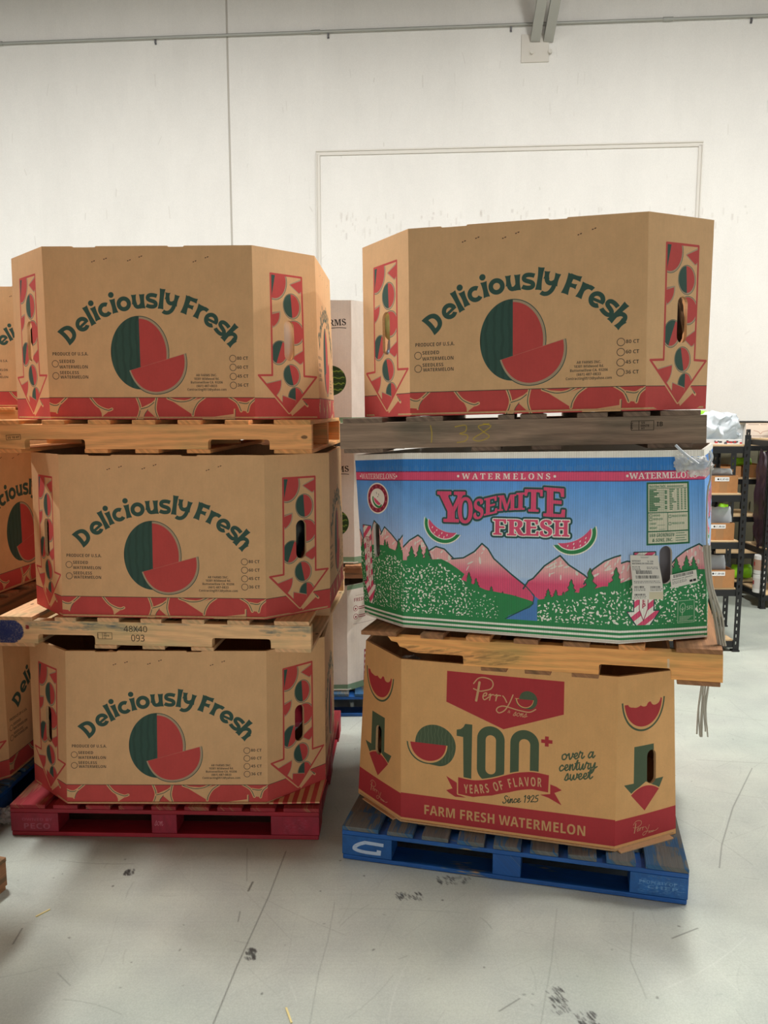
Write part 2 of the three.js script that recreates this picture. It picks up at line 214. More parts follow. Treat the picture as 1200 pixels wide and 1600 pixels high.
function signature(ctx, k, c, w) {   // the "Perry" hand, in pennant millimetres
  const p = (pts, ww = w) => pen(ctx, pts.map(([x, y]) => [x * k, y * k]), ww * k, c);
  ctx.lineCap = 'butt'; p([[290, 62], [285, 96], [279, 130]], w * 2.0);
  p([[269, 68], [285, 48], [307, 43], [332, 50], [339, 66], [331, 82], [311, 90], [290, 94], [269, 87]]);
  p([[303, 112], [314, 108], [316, 99], [307, 102], [303, 115], [309, 124], [325, 112]]); p([[324, 106], [330, 102], [327, 124]]); p([[328, 113], [334, 104], [342, 103]]); p([[346, 106], [353, 102], [349, 124]]); p([[350, 113], [357, 104], [366, 104]]);
  p([[374, 104], [381, 112], [388, 126]]); p([[410, 97], [398, 128], [382, 155], [362, 167], [352, 158], [360, 146], [382, 141], [431, 151], [468, 154], [490, 142]]);
}
function roundMelon(ctx, k = 1) {   // melon behind a slice, drawn around the 206 x 170 spot measured on the panel
  ctx.save(); ctx.beginPath(); ctx.moveTo(54, 312); ctx.bezierCurveTo(56, 262, 90, 236, 130, 237); ctx.bezierCurveTo(176, 240, 206, 276, 206, 312); ctx.bezierCurveTo(206, 360, 176, 393, 143, 393); ctx.lineTo(110, 390); ctx.closePath(); ctx.fillStyle = GREEN2; ctx.fill(); ctx.clip();
  const rnd = RND(8); for (let i = 0; i < 11; i++) { const x = 64 + i * 13; ctx.beginPath(); ctx.moveTo(128 + (x - 128) * 0.7, 232); for (let y = 245; y < 395; y += 15) ctx.lineTo(x + (rnd() - 0.5) * 6, y); ctx.lineWidth = 1.3; ctx.strokeStyle = '#6f7d5e'; ctx.stroke(); } ctx.restore();
  const half = (x0, x1, y, s, c) => { ctx.beginPath(); ctx.moveTo(x0, y); ctx.bezierCurveTo(x0 + 8, y + s * 1.25, x1 - 6, y + s * 1.25, x1, y); ctx.closePath(); ctx.fillStyle = c; ctx.fill(); };
  half(22, 178, 311, 84, GREEN2); half(27, 176, 311, 79, KRAFT2); half(36, 171, 311, 71, RED2); ctx.fillStyle = KRAFT2; ctx.fillRect(20, 306, 34, 5);
}
function pennantPrint(ctx) {
  ctx.fillStyle = KRAFT2; ctx.fillRect(0, 0, 768, 630); ctx.fillStyle = RED2; ctx.fillRect(0, 514, 768, 97);
  poly(ctx, [[172, 30], [587, 33], [587, 151], [378, 226], [170, 145]], RED2);
  signature(ctx, 1, '#d0a678', 4.2);
  script(ctx, 'sons', 411, 172, 13, '#d0a678', 2.2, 0.05); text(ctx, '&', 391, 164, 14, { color: '#d0a678', font: 'italic', family: 'serif' });
  ctx.save(); ctx.translate(409, -21); ctx.scale(0.42, 0.42); ctx.beginPath(); ctx.rect(0, 0, 300, 500); roundMelon(ctx); ctx.restore();
  roundMelon(ctx);
  ctx.fillStyle = GREEN2; poly(ctx, [[209, 246], [224, 242], [234, 233], [240, 221], [266, 221], [264, 440], [236, 440], [233, 271], [209, 269]], GREEN2);
  const zero = (x0, x1, y0, y1, s) => { const r = (x1 - x0) / 2; ctx.beginPath(); ctx.roundRect(x0, y0, x1 - x0, y1 - y0, r); ctx.roundRect(x0 + s, y0 + s + 2, x1 - x0 - 2 * s, y1 - y0 - 2 * s - 2, r - s); ctx.fillStyle = GREEN2; ctx.fill('evenodd'); };
  zero(284, 383, 220, 431, 31); ctx.save(); ctx.beginPath(); ctx.rect(395, 210, 120, 190); ctx.clip(); zero(403, 504, 221, 470, 31); ctx.restore();
  ctx.fillStyle = RED2; ctx.fillRect(511, 248, 39, 13); ctx.fillRect(524, 236, 13, 37);
  // ribbon
  const up = (x) => 431 - 30 * Math.sin(((x - 217) / 322) * Math.PI - 0.2) * 0.4 - ((x - 217) / 322) * 50 + 14 * Math.sin(((x - 217) / 322) * 2 * Math.PI);
  const top = [[216, 426], [275, 430], [338, 416], [410, 388], [457, 376], [493, 373], [540, 378]], bot = [[538, 442], [483, 437], [447, 444], [400, 460], [339, 480], [271, 495], [216, 490]];
  const ribbon = (w) => { curve(ctx, top); bot.forEach((p, i) => { if (!i) ctx.lineTo(...p); else { const q = bot[i - 1]; ctx.quadraticCurveTo(q[0] - (q[0] - p[0]) * 0.5, q[1] + (p[1] - q[1]) * 0.4, p[0], p[1]); } }); ctx.closePath(); };
  poly(ctx, [[172, 427], [211, 448], [212, 492], [246, 501], [205, 503], [182, 490], [172, 482], [195, 472]], RED2); poly(ctx, [[545, 411], [566, 417], [585, 428], [560, 441], [585, 484], [540, 462], [510, 454], [545, 447]], RED2);
  ribbon(); ctx.lineWidth = 9; ctx.strokeStyle = KRAFT2; ctx.stroke(); ribbon(); ctx.fillStyle = RED2; ctx.fill();
  const R = 'YEARS OF FLAVOR'; const adv = [...R].map((ch) => (ch === ' ' ? 0.6 : 'AVO'.includes(ch) ? 1.05 : 'EFL'.includes(ch) ? 0.88 : 1)); const tot = adv.reduce((a, b) => a + b, 0); let q = 0;
  const base = (u) => 479 + (u < 0.5 ? 4 - 60 * (u - 0.05) * (u + 0.1) * 1.9 : 4 - 60 * 0.45 * 0.6 * 1.9 - (u - 0.5) * 118 + (u - 0.5) * (u - 0.5) * 125);
  [...R].forEach((ch, i) => { const u = (q + adv[i] / 2) / tot, x = 236 + u * 281; const sl = Math.atan2(base(u + 0.02) - base(u - 0.02), 0.04 * 281); text(ctx, ch, x, base(u), 47, { color: '#d0a678', align: 'center', sx: 0.56, rot: sl * 0.85 }); q += adv[i]; });
  script(ctx, 'Since 1925', 380, 503, 15, '#3d4a38', 3.4, -0.17);
  script(ctx, 'over a', 583, 316, 21, GREEN2, 5, -0.19); script(ctx, 'century', 574, 358, 21, GREEN2, 5, -0.19); script(ctx, 'sweet', 594, 390, 21, GREEN2, 5, -0.19);
  text(ctx, 'FARM FRESH WATERMELON', 86, 588, 52, { color: '#cda06c', width: 586 });
}
function pennantCorner(ctx) {
  ctx.fillStyle = KRAFT2; ctx.fillRect(0, 0, 270, 630); ctx.fillStyle = RED2; ctx.fillRect(0, 518, 270, 92);
  ctx.beginPath(); ctx.moveTo(20, 96); ctx.bezierCurveTo(32, 240, 204, 240, 218, 92); ctx.lineWidth = 7; ctx.strokeStyle = GREEN2; ctx.stroke();
  ctx.beginPath(); ctx.moveTo(30, 104); ctx.bezierCurveTo(44, 220, 196, 220, 207, 96); ctx.lineTo(200, 94); ctx.quadraticCurveTo(196, 112, 180, 116); ctx.quadraticCurveTo(160, 122, 152, 104); ctx.quadraticCurveTo(140, 100, 132, 116); ctx.quadraticCurveTo(118, 122, 104, 112); ctx.quadraticCurveTo(86, 122, 70, 116); ctx.quadraticCurveTo(50, 116, 46, 104); ctx.closePath(); ctx.fillStyle = RED2; ctx.fill();
  poly(ctx, [[76, 260], [166, 260], [166, 394], [212, 394], [192, 430], [130, 396], [66, 430], [34, 394], [76, 394]], GREEN2);
  ctx.beginPath(); ctx.moveTo(62, 436); ctx.quadraticCurveTo(126, 384, 194, 434); ctx.lineTo(126, 508); ctx.closePath(); ctx.fillStyle = RED2; ctx.fill(); ctx.lineWidth = 4; ctx.strokeStyle = KRAFT2; ctx.stroke();
  ctx.save(); ctx.translate(-56, 516); signature(ctx, 0.5, '#c99a72', 4); ctx.restore(); script(ctx, 'sons', 146, 596, 6, '#c99a72', 1.4, 0);
}
TEX.pennant = canvasTex(1536, 1260, (c) => { c.save(); c.scale(2, 2); pennantPrint(c); c.restore(); grain(c, 1536, 1260, { seed: 13, blotch: 0.045, fine: 0.05 }); });
TEX.pennantCorner = canvasTex(540, 1260, (c) => { c.save(); c.scale(2, 2); pennantCorner(c); c.restore(); grain(c, 540, 1260, { seed: 14, blotch: 0.045, fine: 0.05 }); });
// ------------------------------------------------------------------ prints: white bin with the mountain scene (front 756 x 634, corners 286 x 634)
const PAPER = '#faf5ea', PINK = '#e5527a', PALE = '#f2b4b4', LEAF = '#288a4e', DARKG = '#1a504e', BLUE = '#2b80d2';
function sky(ctx, W) {
  ctx.fillStyle = PAPER; ctx.fillRect(0, 0, W, 634);
  const g = ctx.createLinearGradient(0, 97, 0, 480); g.addColorStop(0, '#5aa2f0'); g.addColorStop(0.5, '#a2c6f8'); g.addColorStop(0.85, '#c2d9f8'); g.addColorStop(1, '#5aa2f0');
  ctx.fillStyle = BLUE; ctx.fillRect(0, 21, W, 46); ctx.fillStyle = g; ctx.fillRect(0, 97, W, 500);
  ctx.fillStyle = '#7b2a63'; ctx.fillRect(0, 64, W, 34); ctx.fillStyle = PINK; ctx.fillRect(0, 67, W, 28);
  ctx.fillStyle = '#5f93c9'; const rnd = RND(31); for (let x = 0; x < W; x += 4.2) if (rnd() < 0.7) ctx.fillRect(x, 42 + rnd() * 8, 1.2, 12 + rnd() * 8);
}
function ridge(ctx, pts, base, seed) {
  const rnd = RND(seed); const path = () => { ctx.beginPath(); ctx.moveTo(pts[0][0], base); pts.forEach((p) => ctx.lineTo(...p)); ctx.lineTo(pts[pts.length - 1][0], base); ctx.closePath(); };
  const ys = pts.map((p) => p[1]), y0 = Math.min(...ys), g = ctx.createLinearGradient(0, y0, 0, Math.max(y0 + 105, 440)); g.addColorStop(0, PALE); g.addColorStop(0.5, PALE); g.addColorStop(0.95, PINK); g.addColorStop(1, PINK);
  path(); ctx.fillStyle = g; ctx.fill(); ctx.save(); ctx.clip(); ctx.fillStyle = '#efe3da';
  const x0 = pts[0][0], x1 = pts[pts.length - 1][0];
  for (let i = 0; i < (x1 - x0) / 7; i++) { const x = x0 + rnd() * (x1 - x0), y = y0 + 10 + rnd() * rnd() * 95; ctx.save(); ctx.translate(x, y); ctx.rotate(0.5 + (rnd() - 0.5) * 1.6); ctx.beginPath(); ctx.ellipse(0, 0, 1.5 + rnd() * 3, 5 + rnd() * 9, 0, 0, 7); ctx.fill(); ctx.restore(); }
  ctx.restore(); ctx.beginPath(); pts.forEach((p, i) => (i ? ctx.lineTo(...p) : ctx.moveTo(...p))); ctx.lineWidth = 5; ctx.lineJoin = 'round'; ctx.strokeStyle = DARKG; ctx.stroke();
}
function tree(ctx, x, y, h, seed) { const rnd = RND(seed), L = [], R = []; for (let i = 0; i <= 6; i++) { const t = i / 6, w = h * 0.3 * t + 1.5; L.push([x - w * (i % 2 ? 1.2 : 0.6) - rnd() * 2, y + h * t]); R.push([x + w * (i % 2 ? 0.6 : 1.2) + rnd() * 2, y + h * t]); } poly(ctx, [[x, y - 4], ...R, [x + h * 0.3, y + h + 30], [x - h * 0.3, y + h + 30], ...L.reverse()], LEAF); ctx.lineWidth = 2; ctx.strokeStyle = '#5a2c34'; ctx.stroke(); poly(ctx, [[x - h * 0.4, y + h * 0.8], [x + h * 0.4, y + h * 0.8], [x + h * 0.45, y + h + 34], [x - h * 0.45, y + h + 34]], LEAF); }
function meadow(ctx, line, seed, W, size = (y) => 1) {   // forest below a tree line with pale flecks
  ctx.beginPath(); ctx.moveTo(line[0][0], 600); line.forEach((p) => ctx.lineTo(...p)); ctx.lineTo(line[line.length - 1][0], 600); ctx.closePath(); ctx.fillStyle = LEAF; ctx.fill(); ctx.save(); ctx.clip();
  const rnd = RND(seed), x0 = line[0][0], x1 = line[line.length - 1][0]; ctx.fillStyle = PAPER;
  const top = (x) => { for (let i = 1; i < line.length; i++) if (x <= line[i][0]) { const t = (x - line[i - 1][0]) / Math.max(1e-6, line[i][0] - line[i - 1][0]); return line[i - 1][1] + t * (line[i][1] - line[i - 1][1]); } return line[line.length - 1][1]; };
  for (let gy = 0; gy < 230; gy += 10.5) for (let gx = x0; gx < x1; gx += 12.5) {
    const x = gx + (rnd() - 0.5) * 11, y = 586 - gy + (rnd() - 0.5) * 9; if (y < top(x) + 18 || y > 583 || rnd() < 0.14) continue;
    const s = size(x) * (0.7 + rnd() * 0.9); ctx.save(); ctx.translate(x, y); ctx.rotate(rnd() * 6.3); ctx.beginPath(); const n = 6; for (let i = 0; i < n; i++) { const a = (i / n) * 6.283, r = s * (1.0 + rnd() * 2.8); const px = Math.cos(a) * r * 1.5, py = Math.sin(a) * r * 0.8; i ? ctx.lineTo(px, py) : ctx.moveTo(px, py); } ctx.closePath(); ctx.fill(); ctx.restore();
  }
  ctx.restore();
}
function hems(ctx, W, a, b) { ctx.fillStyle = LEAF; ctx.beginPath(); ctx.moveTo(0, a - 14); ctx.lineTo(W, b - 14); ctx.lineTo(W, b + 45); ctx.lineTo(0, a + 45); ctx.fill(); for (const [o, w] of [[2, 7.5], [18, 8], [34, 30]]) { ctx.fillStyle = PAPER; ctx.beginPath(); ctx.moveTo(0, a + o); ctx.lineTo(W, b + o); ctx.lineTo(W, b + o + w); ctx.lineTo(0, a + o + w); ctx.fill(); } }
function wedgeMelon(ctx, a, b, belly, flip) {   // tips a and b, belly depth
  const mx = (a[0] + b[0]) / 2, my = (a[1] + b[1]) / 2, an = Math.atan2(b[1] - a[1], b[0] - a[0]), r = Math.hypot(b[0] - a[0], b[1] - a[1]) / 2;
  ctx.save(); ctx.translate(mx, my); ctx.rotate(an);
  const crescent = (rr, s, top, c) => { ctx.beginPath(); ctx.moveTo(-rr, 0); ctx.bezierCurveTo(-rr * 0.82, s * 1.32, rr * 0.82, s * 1.32, rr, 0); ctx.quadraticCurveTo(0, top, -rr, 0); ctx.closePath(); ctx.fillStyle = c; ctx.fill(); };
  crescent(r + 4, belly + 4, 34, PAPER); crescent(r, belly, 36, LEAF); crescent(r * 0.84, belly * 0.79, 30, PAPER); crescent(r * 0.79, belly * 0.73, 32, PINK);
  ctx.fillStyle = PAPER; for (const [x, y] of [[-30, 20], [-12, 22], [8, 23], [27, 21], [-16, 33], [3, 35], [20, 32]]) { ctx.save(); ctx.translate(x * r / 66, y * belly / 56); ctx.rotate(0.4 - an); ctx.beginPath(); ctx.ellipse(0, 0, 1.7, 4, 0, 0, 7); ctx.fill(); ctx.restore(); }
  ctx.restore();
}
function letters(ctx, list, passes) {   // serif capitals stretched into boxes [char, x0, x1, y0, y1, shear]
  for (const [color, lw] of passes) for (const [ch, x0, x1, y0, y1, sh = 0, tw = 0] of list) {
    ctx.save(); ctx.font = 'bold 100px serif'; const w = ctx.measureText(ch).width * (ch === 'O' ? 0.93 : 0.96), hgt = 71.5; ctx.translate((x0 + x1) / 2, (y0 + y1) / 2); ctx.transform((x1 - x0) / w, sh, tw, (y1 - y0) / hgt, 0, 0); ctx.lineJoin = 'round';
    if (lw) { ctx.lineWidth = lw / (((x1 - x0) / w + (y1 - y0) / hgt) / 2); ctx.strokeStyle = color; ctx.strokeText(ch, -ctx.measureText(ch).width / 2, 35.7); } else { ctx.fillStyle = color; ctx.lineWidth = 3; ctx.strokeStyle = color; ctx.strokeText(ch, -ctx.measureText(ch).width / 2, 35.7); ctx.fillText(ch, -ctx.measureText(ch).width / 2, 35.7); }
    ctx.restore();
  }
}
function mountainFront(ctx) {
  sky(ctx, 756); text(ctx, '•WATERMELONS•', 375, 91, 27, { color: PAPER, family: 'serif', align: 'center', width: 344, spacing: 7 });
  ridge(ctx, [[92, 352], [128, 330], [160, 338], [200, 376], [240, 420]], 480, 3); ridge(ctx, [[-6, 344], [26, 312], [59, 292], [76, 304], [94, 334], [112, 380], [130, 430]], 480, 1);
  ridge(ctx, [[185, 372], [230, 366], [270, 342], [297, 313], [318, 330], [339, 364], [399, 415], [448, 453], [501, 500], [506, 540]], 560, 5); ridge(ctx, [[440, 466], [448, 453], [458, 436], [474, 427], [512, 382], [563, 345], [592, 376], [642, 408], [676, 440], [690, 500]], 560, 6); ridge(ctx, [[640, 440], [669, 388], [705, 359], [735, 345], [762, 336], [780, 360]], 560, 7);
  // river
  ctx.beginPath(); ctx.moveTo(465, 478); ctx.lineTo(480, 494); ctx.bezierCurveTo(470, 526, 410, 540, 346, 598); ctx.lineTo(484, 598); ctx.lineTo(494, 498); ctx.closePath(); ctx.fillStyle = '#4d83c6'; ctx.fill();
  for (const [x, y, h, s] of [[34, 336, 44, 1], [66, 330, 52, 2], [94, 336, 50, 3], [276, 440, 36, 4], [330, 466, 26, 5], [370, 482, 18, 6], [525, 464, 30, 7], [550, 466, 24, 8], [600, 428, 50, 9], [660, 388, 80, 10], [742, 382, 60, 11], [250, 420, 20, 12], [415, 494, 14, 13], [575, 472, 22, 14]]) tree(ctx, x, y, h, s);
  meadow(ctx, [[0, 386], [90, 380], [148, 374], [176, 386], [206, 404], [234, 424], [222, 444], [265, 458], [310, 476], [356, 482], [400, 488], [440, 498], [470, 506], [477, 514], [464, 530], [424, 548], [392, 562], [352, 598]], 41, 756, (x) => (x > 250 ? 0.75 : 1.1));
  meadow(ctx, [[488, 600], [489, 500], [503, 498], [550, 484], [590, 476], [636, 466], [700, 444], [756, 440]], 42, 756, () => 1.15);
  ctx.beginPath(); ctx.moveTo(448, 453); ctx.lineTo(478, 486); ctx.lineTo(474, 516); ctx.bezierCurveTo(440, 545, 390, 560, 346, 600); ctx.lineWidth = 3.5; ctx.strokeStyle = DARKG; ctx.stroke();
  wedgeMelon(ctx, [88, 226], [217, 285], 60); wedgeMelon(ctx, [542, 310], [674, 245], 60);
  const name = [['Y', 136, 232, 136, 240, 0, 0], ['O', 208, 264, 156, 242, -0.03], ['S', 265, 303, 160, 226, -0.1], ['E', 303, 350, 153, 210, -0.18], ['M', 351, 414, 145, 196, -0.06], ['I', 414, 444, 137, 193, -0.04], ['T', 444, 502, 126, 198, 0.02], ['E', 506, 578, 121, 215, 0.08]];
  letters(ctx, name, [['#8fb0c8', 19], [DARKG, 15], [PINK, 0]]);
  letters(ctx, [['F', 336, 382, 228, 280], ['R', 384, 442, 228, 281], ['E', 442, 492, 228, 280], ['S', 494, 538, 227, 281], ['H', 540, 592, 228, 280]], [[DARKG, 22], [PAPER, 9], [PINK, 0]]);
  hems(ctx, 756, 590, 588);
}
function mountainCorner(ctx, right) {
  sky(ctx, 286);
  if (!right) {
    text(ctx, '•WATERMELONS•', 142, 92, 27, { color: PAPER, font: 'normal', family: 'serif', align: 'center', width: 232 });
    ctx.fillStyle = PAPER; ctx.beginPath(); ctx.ellipse(143, 164, 68, 58, 0, 0, 7); ctx.fill(); ctx.fillStyle = '#9c2844'; ctx.beginPath(); ctx.ellipse(143, 164, 62, 53, 0, 0, 7); ctx.fill();
    for (let i = 0; i < 26; i++) { const a = (i / 26) * 6.283; ctx.save(); ctx.translate(143 + Math.cos(a) * 53, 164 + Math.sin(a) * 45); ctx.rotate(a); ctx.fillStyle = i % 2 ? '#c96a7a' : '#6d1c33'; ctx.fillRect(-4, -2, 8, 4); ctx.restore(); }
    ctx.fillStyle = PAPER; ctx.beginPath(); ctx.ellipse(143, 164, 45, 37, 0, 0, 7); ctx.fill();
    ctx.save(); ctx.translate(143, 172); ctx.rotate(0.5); for (const [r, s, c] of [[34, 24, LEAF], [27, 16, PAPER], [24, 13, PINK]]) { ctx.beginPath(); ctx.moveTo(-r, 0); ctx.bezierCurveTo(-r, s * 1.4, r, s * 1.4, r, 0); ctx.closePath(); ctx.fillStyle = c; ctx.fill(); } ctx.restore();
    ctx.lineWidth = 2; ctx.strokeStyle = '#333'; for (const [x, y] of [[136, 140], [150, 146]]) { ctx.beginPath(); ctx.moveTo(x, y); ctx.lineTo(x + 3, y + 8); ctx.stroke(); } ctx.beginPath(); ctx.arc(146, 158, 2, 0, 7); ctx.fillStyle = '#333'; ctx.fill();
    ridge(ctx, [[-5, 286], [6, 296], [26, 322], [50, 380]], 480, 11); ridge(ctx, [[92, 300], [120, 249], [155, 268], [170, 300], [180, 330]], 480, 12); ridge(ctx, [[160, 300], [186, 269], [222, 292], [257, 320], [266, 350]], 480, 13); ridge(ctx, [[250, 350], [262, 318], [290, 290]], 480, 14);
    for (const [x, y, h, s] of [[70, 300, 60, 1], [186, 320, 26, 2], [200, 326, 26, 3], [264, 312, 46, 4], [20, 330, 30, 5]]) tree(ctx, x, y, h, s);
    meadow(ctx, [[0, 360], [60, 350], [120, 340], [170, 338], [210, 346], [286, 362]], 51, 286, () => 1);
  } else {
    text(ctx, '•WATERMELONS•', 10, 90, 27, { color: PAPER, family: 'serif', width: 262 });
    ridge(ctx, [[-4, 366], [20, 358], [40, 362], [60, 400]], 480, 21); ridge(ctx, [[148, 392], [160, 376], [182, 352], [214, 330], [262, 312], [290, 330]], 480, 22); ridge(ctx, [[150, 372], [166, 380], [178, 396]], 480, 23);
    for (const [x, y, h, s] of [[180, 356, 40, 1], [216, 352, 40, 2], [242, 358, 34, 3], [60, 380, 40, 4], [110, 380, 40, 5]]) tree(ctx, x, y, h, s);
    meadow(ctx, [[0, 430], [60, 410], [150, 398], [240, 396], [286, 400]], 52, 286, () => 1.1);
    // nutrition and grower panel
    const G = '#2c6e44'; ctx.fillStyle = '#1f6a45'; ctx.fillRect(80, 102, 148, 206); ctx.fillStyle = '#dcd8c0'; ctx.fillRect(86, 108, 136, 92); ctx.fillRect(86, 203, 64, 58); ctx.fillRect(152, 203, 70, 58); ctx.fillRect(86, 265, 136, 37);
    text(ctx, 'Nutrition Facts', 89, 119, 11, { color: G, width: 56 }); ctx.fillStyle = G; ctx.fillRect(150, 115, 58, 2.4); ctx.fillRect(88, 121, 132, 1.6);
    const rnd = RND(77); for (let i = 0; i < 13; i++) { const y = 125 + i * 5.6; ctx.fillRect(89, y, 14 + rnd() * 26, 3.2); ctx.fillRect(89, y + 4.2, 61, 0.9); if (i % 3) ctx.fillRect(142, y, 8, 3); }
    for (let i = 0; i < 12; i++) { const y = 125 + i * 5.9; ctx.fillRect(158, y, 8 + rnd() * 16, 3); ctx.fillRect(184, y, 8, 3); ctx.fillRect(198, y, 6, 3); ctx.fillRect(210, y, 7, 3); }
    [['SEEDED', 214], ['SEEDLESS', 226]].forEach(([s, y]) => { ctx.lineWidth = 1.5; ctx.strokeStyle = G; ctx.strokeRect(90, y - 7, 8, 8); text(ctx, s, 101, y, 9, { color: G, width: s.length * 4.2 }); }); text(ctx, 'COUNT', 90, 241, 9, { color: G, width: 22 }); text(ctx, 'WEIGHT', 90, 255, 9, { color: G, width: 25 }); ctx.fillRect(116, 242, 26, 1); ctx.fillRect(120, 256, 22, 1);
    [['PRODUCE OF MEXICO', 218], ['PRODUCE OF USA', 242]].forEach(([s, y]) => { ctx.strokeRect(155, y - 7, 8, 8); text(ctx, s, 166, y, 9, { color: G, width: s.length * 3.1 }); });
    text(ctx, 'VAN GRONINGEN', 89, 281, 16, { color: '#1f5a3a', width: 84, font: 'bold italic' }); text(ctx, '& SONS, INC.', 98, 297, 15, { color: '#1f5a3a', width: 70, font: 'bold italic' }); ctx.fillStyle = G; for (let i = 0; i < 4; i++) ctx.fillRect(178, 270 + i * 8, 32 + (i % 2) * 6, 2);
    ctx.fillStyle = LEAF; ctx.fillRect(184, 498, 62, 82); ctx.lineWidth = 1.6; ctx.strokeStyle = '#cfd8c4'; ctx.strokeRect(187, 501, 56, 76); ctx.beginPath(); ctx.ellipse(203, 526, 9, 16, 0.12, 0, 7); ctx.stroke(); ctx.beginPath(); ctx.moveTo(202, 552); ctx.lineTo(203, 522); ctx.moveTo(203, 534); ctx.lineTo(209, 526); ctx.moveTo(203, 534); ctx.lineTo(197, 527); ctx.stroke(); text(ctx, 'SFI', 216, 533, 17, { color: '#cfd8c4', font: 'normal', width: 22 }); ctx.fillStyle = '#cfd8c4'; for (let i = 0; i < 4; i++) ctx.fillRect(192, 555 + i * 4, 46 - i * 6, 1.3); ctx.fillRect(190, 571, 50, 1.6);
  }
  // striped warning arrow
  ctx.save(); if (right) ctx.translate(42, 331); else ctx.translate(32, 272);
  const P = right ? [[0, 0], [67, 0], [64, 198], [83, 199], [33, 277], [-18, 198], [3, 198]] : [[0, 0], [63, 0], [58, 226], [77, 226], [30, 320], [-16, 222], [4, 222]];
  poly(ctx, P, PINK); ctx.lineWidth = 7; ctx.strokeStyle = DARKG; ctx.stroke(); poly(ctx, P); ctx.save(); ctx.clip(); ctx.fillStyle = PINK; ctx.fillRect(-40, -10, 160, 400); ctx.fillStyle = PAPER;
  for (let i = -6; i < 16; i++) poly(ctx, [[-40, i * 44], [110, i * 44 - 120], [110, i * 44 - 98], [-40, i * 44 + 22]], PAPER);
  ctx.restore(); const bottom = right ? 250 : 270, y0 = right ? 20 : 44; poly(ctx, [[18, y0], [48, y0], [46, bottom - 60], [33, bottom - 20], [19, bottom - 60]], PAPER); ctx.lineWidth = 2.5; ctx.strokeStyle = '#a03050'; ctx.stroke();
  [...'WATCH STEP'].forEach((ch, i) => text(ctx, ch, 33, y0 + 19 + i * (bottom - 62 - y0) / 10.2, 21, { color: '#b0304f', align: 'center', sx: 1.1 })); ctx.restore();
  hems(ctx, 286, right ? 588 : 592, right ? 594 : 590);
}
TEX.mount = canvasTex(1512, 1268, (c) => { c.save(); c.scale(2, 2); mountainFront(c); c.restore(); grain(c, 1512, 1268, { seed: 21, streak: 0.05, period: 15.5, blotch: 0.06 }); });
TEX.mountL = canvasTex(572, 1268, (c) => { c.save(); c.scale(2, 2); mountainCorner(c, false); c.restore(); grain(c, 572, 1268, { seed: 22, streak: 0.05, period: 15.5 }); });
TEX.mountR = canvasTex(572, 1268, (c) => { c.save(); c.scale(2, 2); mountainCorner(c, true); c.restore(); grain(c, 572, 1268, { seed: 23, streak: 0.05, period: 15.5 }); });

// white melon bins by the wall (front 780 x 624, corner 288 x 624)
const WHITE = '#e6ddd2', SAGE = '#7f9e80';
const whiteFront = (plain) => canvasTex(780, 624, (c) => {
  c.fillStyle = WHITE; c.fillRect(0, 0, 780, 624); c.fillStyle = SAGE; c.fillRect(0, 586, 780, 38); if (plain) { grain(c, 780, 624, { seed: 34 }); return; }
  text(c, 'FARMS', 606, 132, 44, { color: '#2a2622', family: 'serif', width: 150, rot: -0.06 }); c.lineWidth = 3; c.strokeStyle = '#2a2622'; c.beginPath(); c.moveTo(616, 150); c.quadraticCurveTo(696, 130, 754, 138); c.stroke();
  c.save(); c.beginPath(); c.ellipse(668, 400, 84, 76, 0, 0, 7); c.fillStyle = '#2e4a1c'; c.fill(); c.clip(); const r = RND(2); for (let i = 0; i < 9; i++) { c.beginPath(); const y = 340 + i * 15; c.moveTo(590, 400 + (y - 400) * 0.5); for (let x = 600; x < 750; x += 8) c.lineTo(x, y + (r() - 0.5) * 9); c.lineWidth = 5; c.strokeStyle = i % 2 ? '#7d9a3c' : '#1d3412'; c.stroke(); } c.restore();
  grain(c, 780, 624, { seed: 31 });
});
const whiteCorner = (plain) => canvasTex(432, 936, (c) => { c.scale(1.5, 1.5);
  c.fillStyle = WHITE; c.fillRect(0, 0, 288, 624); c.fillStyle = SAGE; c.fillRect(0, 586, 288, 38); if (plain) { c.setTransform(1, 0, 0, 1, 0, 0); grain(c, 432, 936, { seed: 33 }); return; } c.fillRect(0, 0, 288, 26);
  text(c, 'FRESH FROM', 46, 102, 29, { color: '#8e3a44', width: 168 }); const I = '#8e3a44'; c.strokeStyle = I; c.lineWidth = 3; c.fillStyle = '#a08a80'; c.fillRect(60, 66, 150, 2); c.fillRect(40, 232, 190, 2);
  for (const [x, y] of [[58, 142], [58, 190], [168, 132], [168, 172]]) { c.beginPath(); c.arc(x, y, 15, 0, 7); c.stroke(); c.beginPath(); c.arc(x, y + 2, 6, 0, 7); c.fillStyle = I; c.fill(); for (let k = 0; k < 2; k++) c.fillRect(x + 20, y - 8 + k * 11, 62 - k * 14, 5); }
  c.save(); c.beginPath(); c.rect(118, 400, 104, 200); c.clip(); c.fillStyle = '#e9e0d8'; c.fillRect(118, 400, 104, 200); c.fillStyle = '#9c2f3e'; for (let i = -3; i < 14; i++) poly(c, [[118, 400 + i * 34], [222, 400 + i * 34 - 90], [222, 400 + i * 34 - 72], [118, 400 + i * 34 + 18]], '#9c2f3e'); c.restore(); c.lineWidth = 4; c.strokeRect(118, 400, 104, 200); c.setTransform(1, 0, 0, 1, 0, 0); grain(c, 432, 936, { seed: 32 });
});

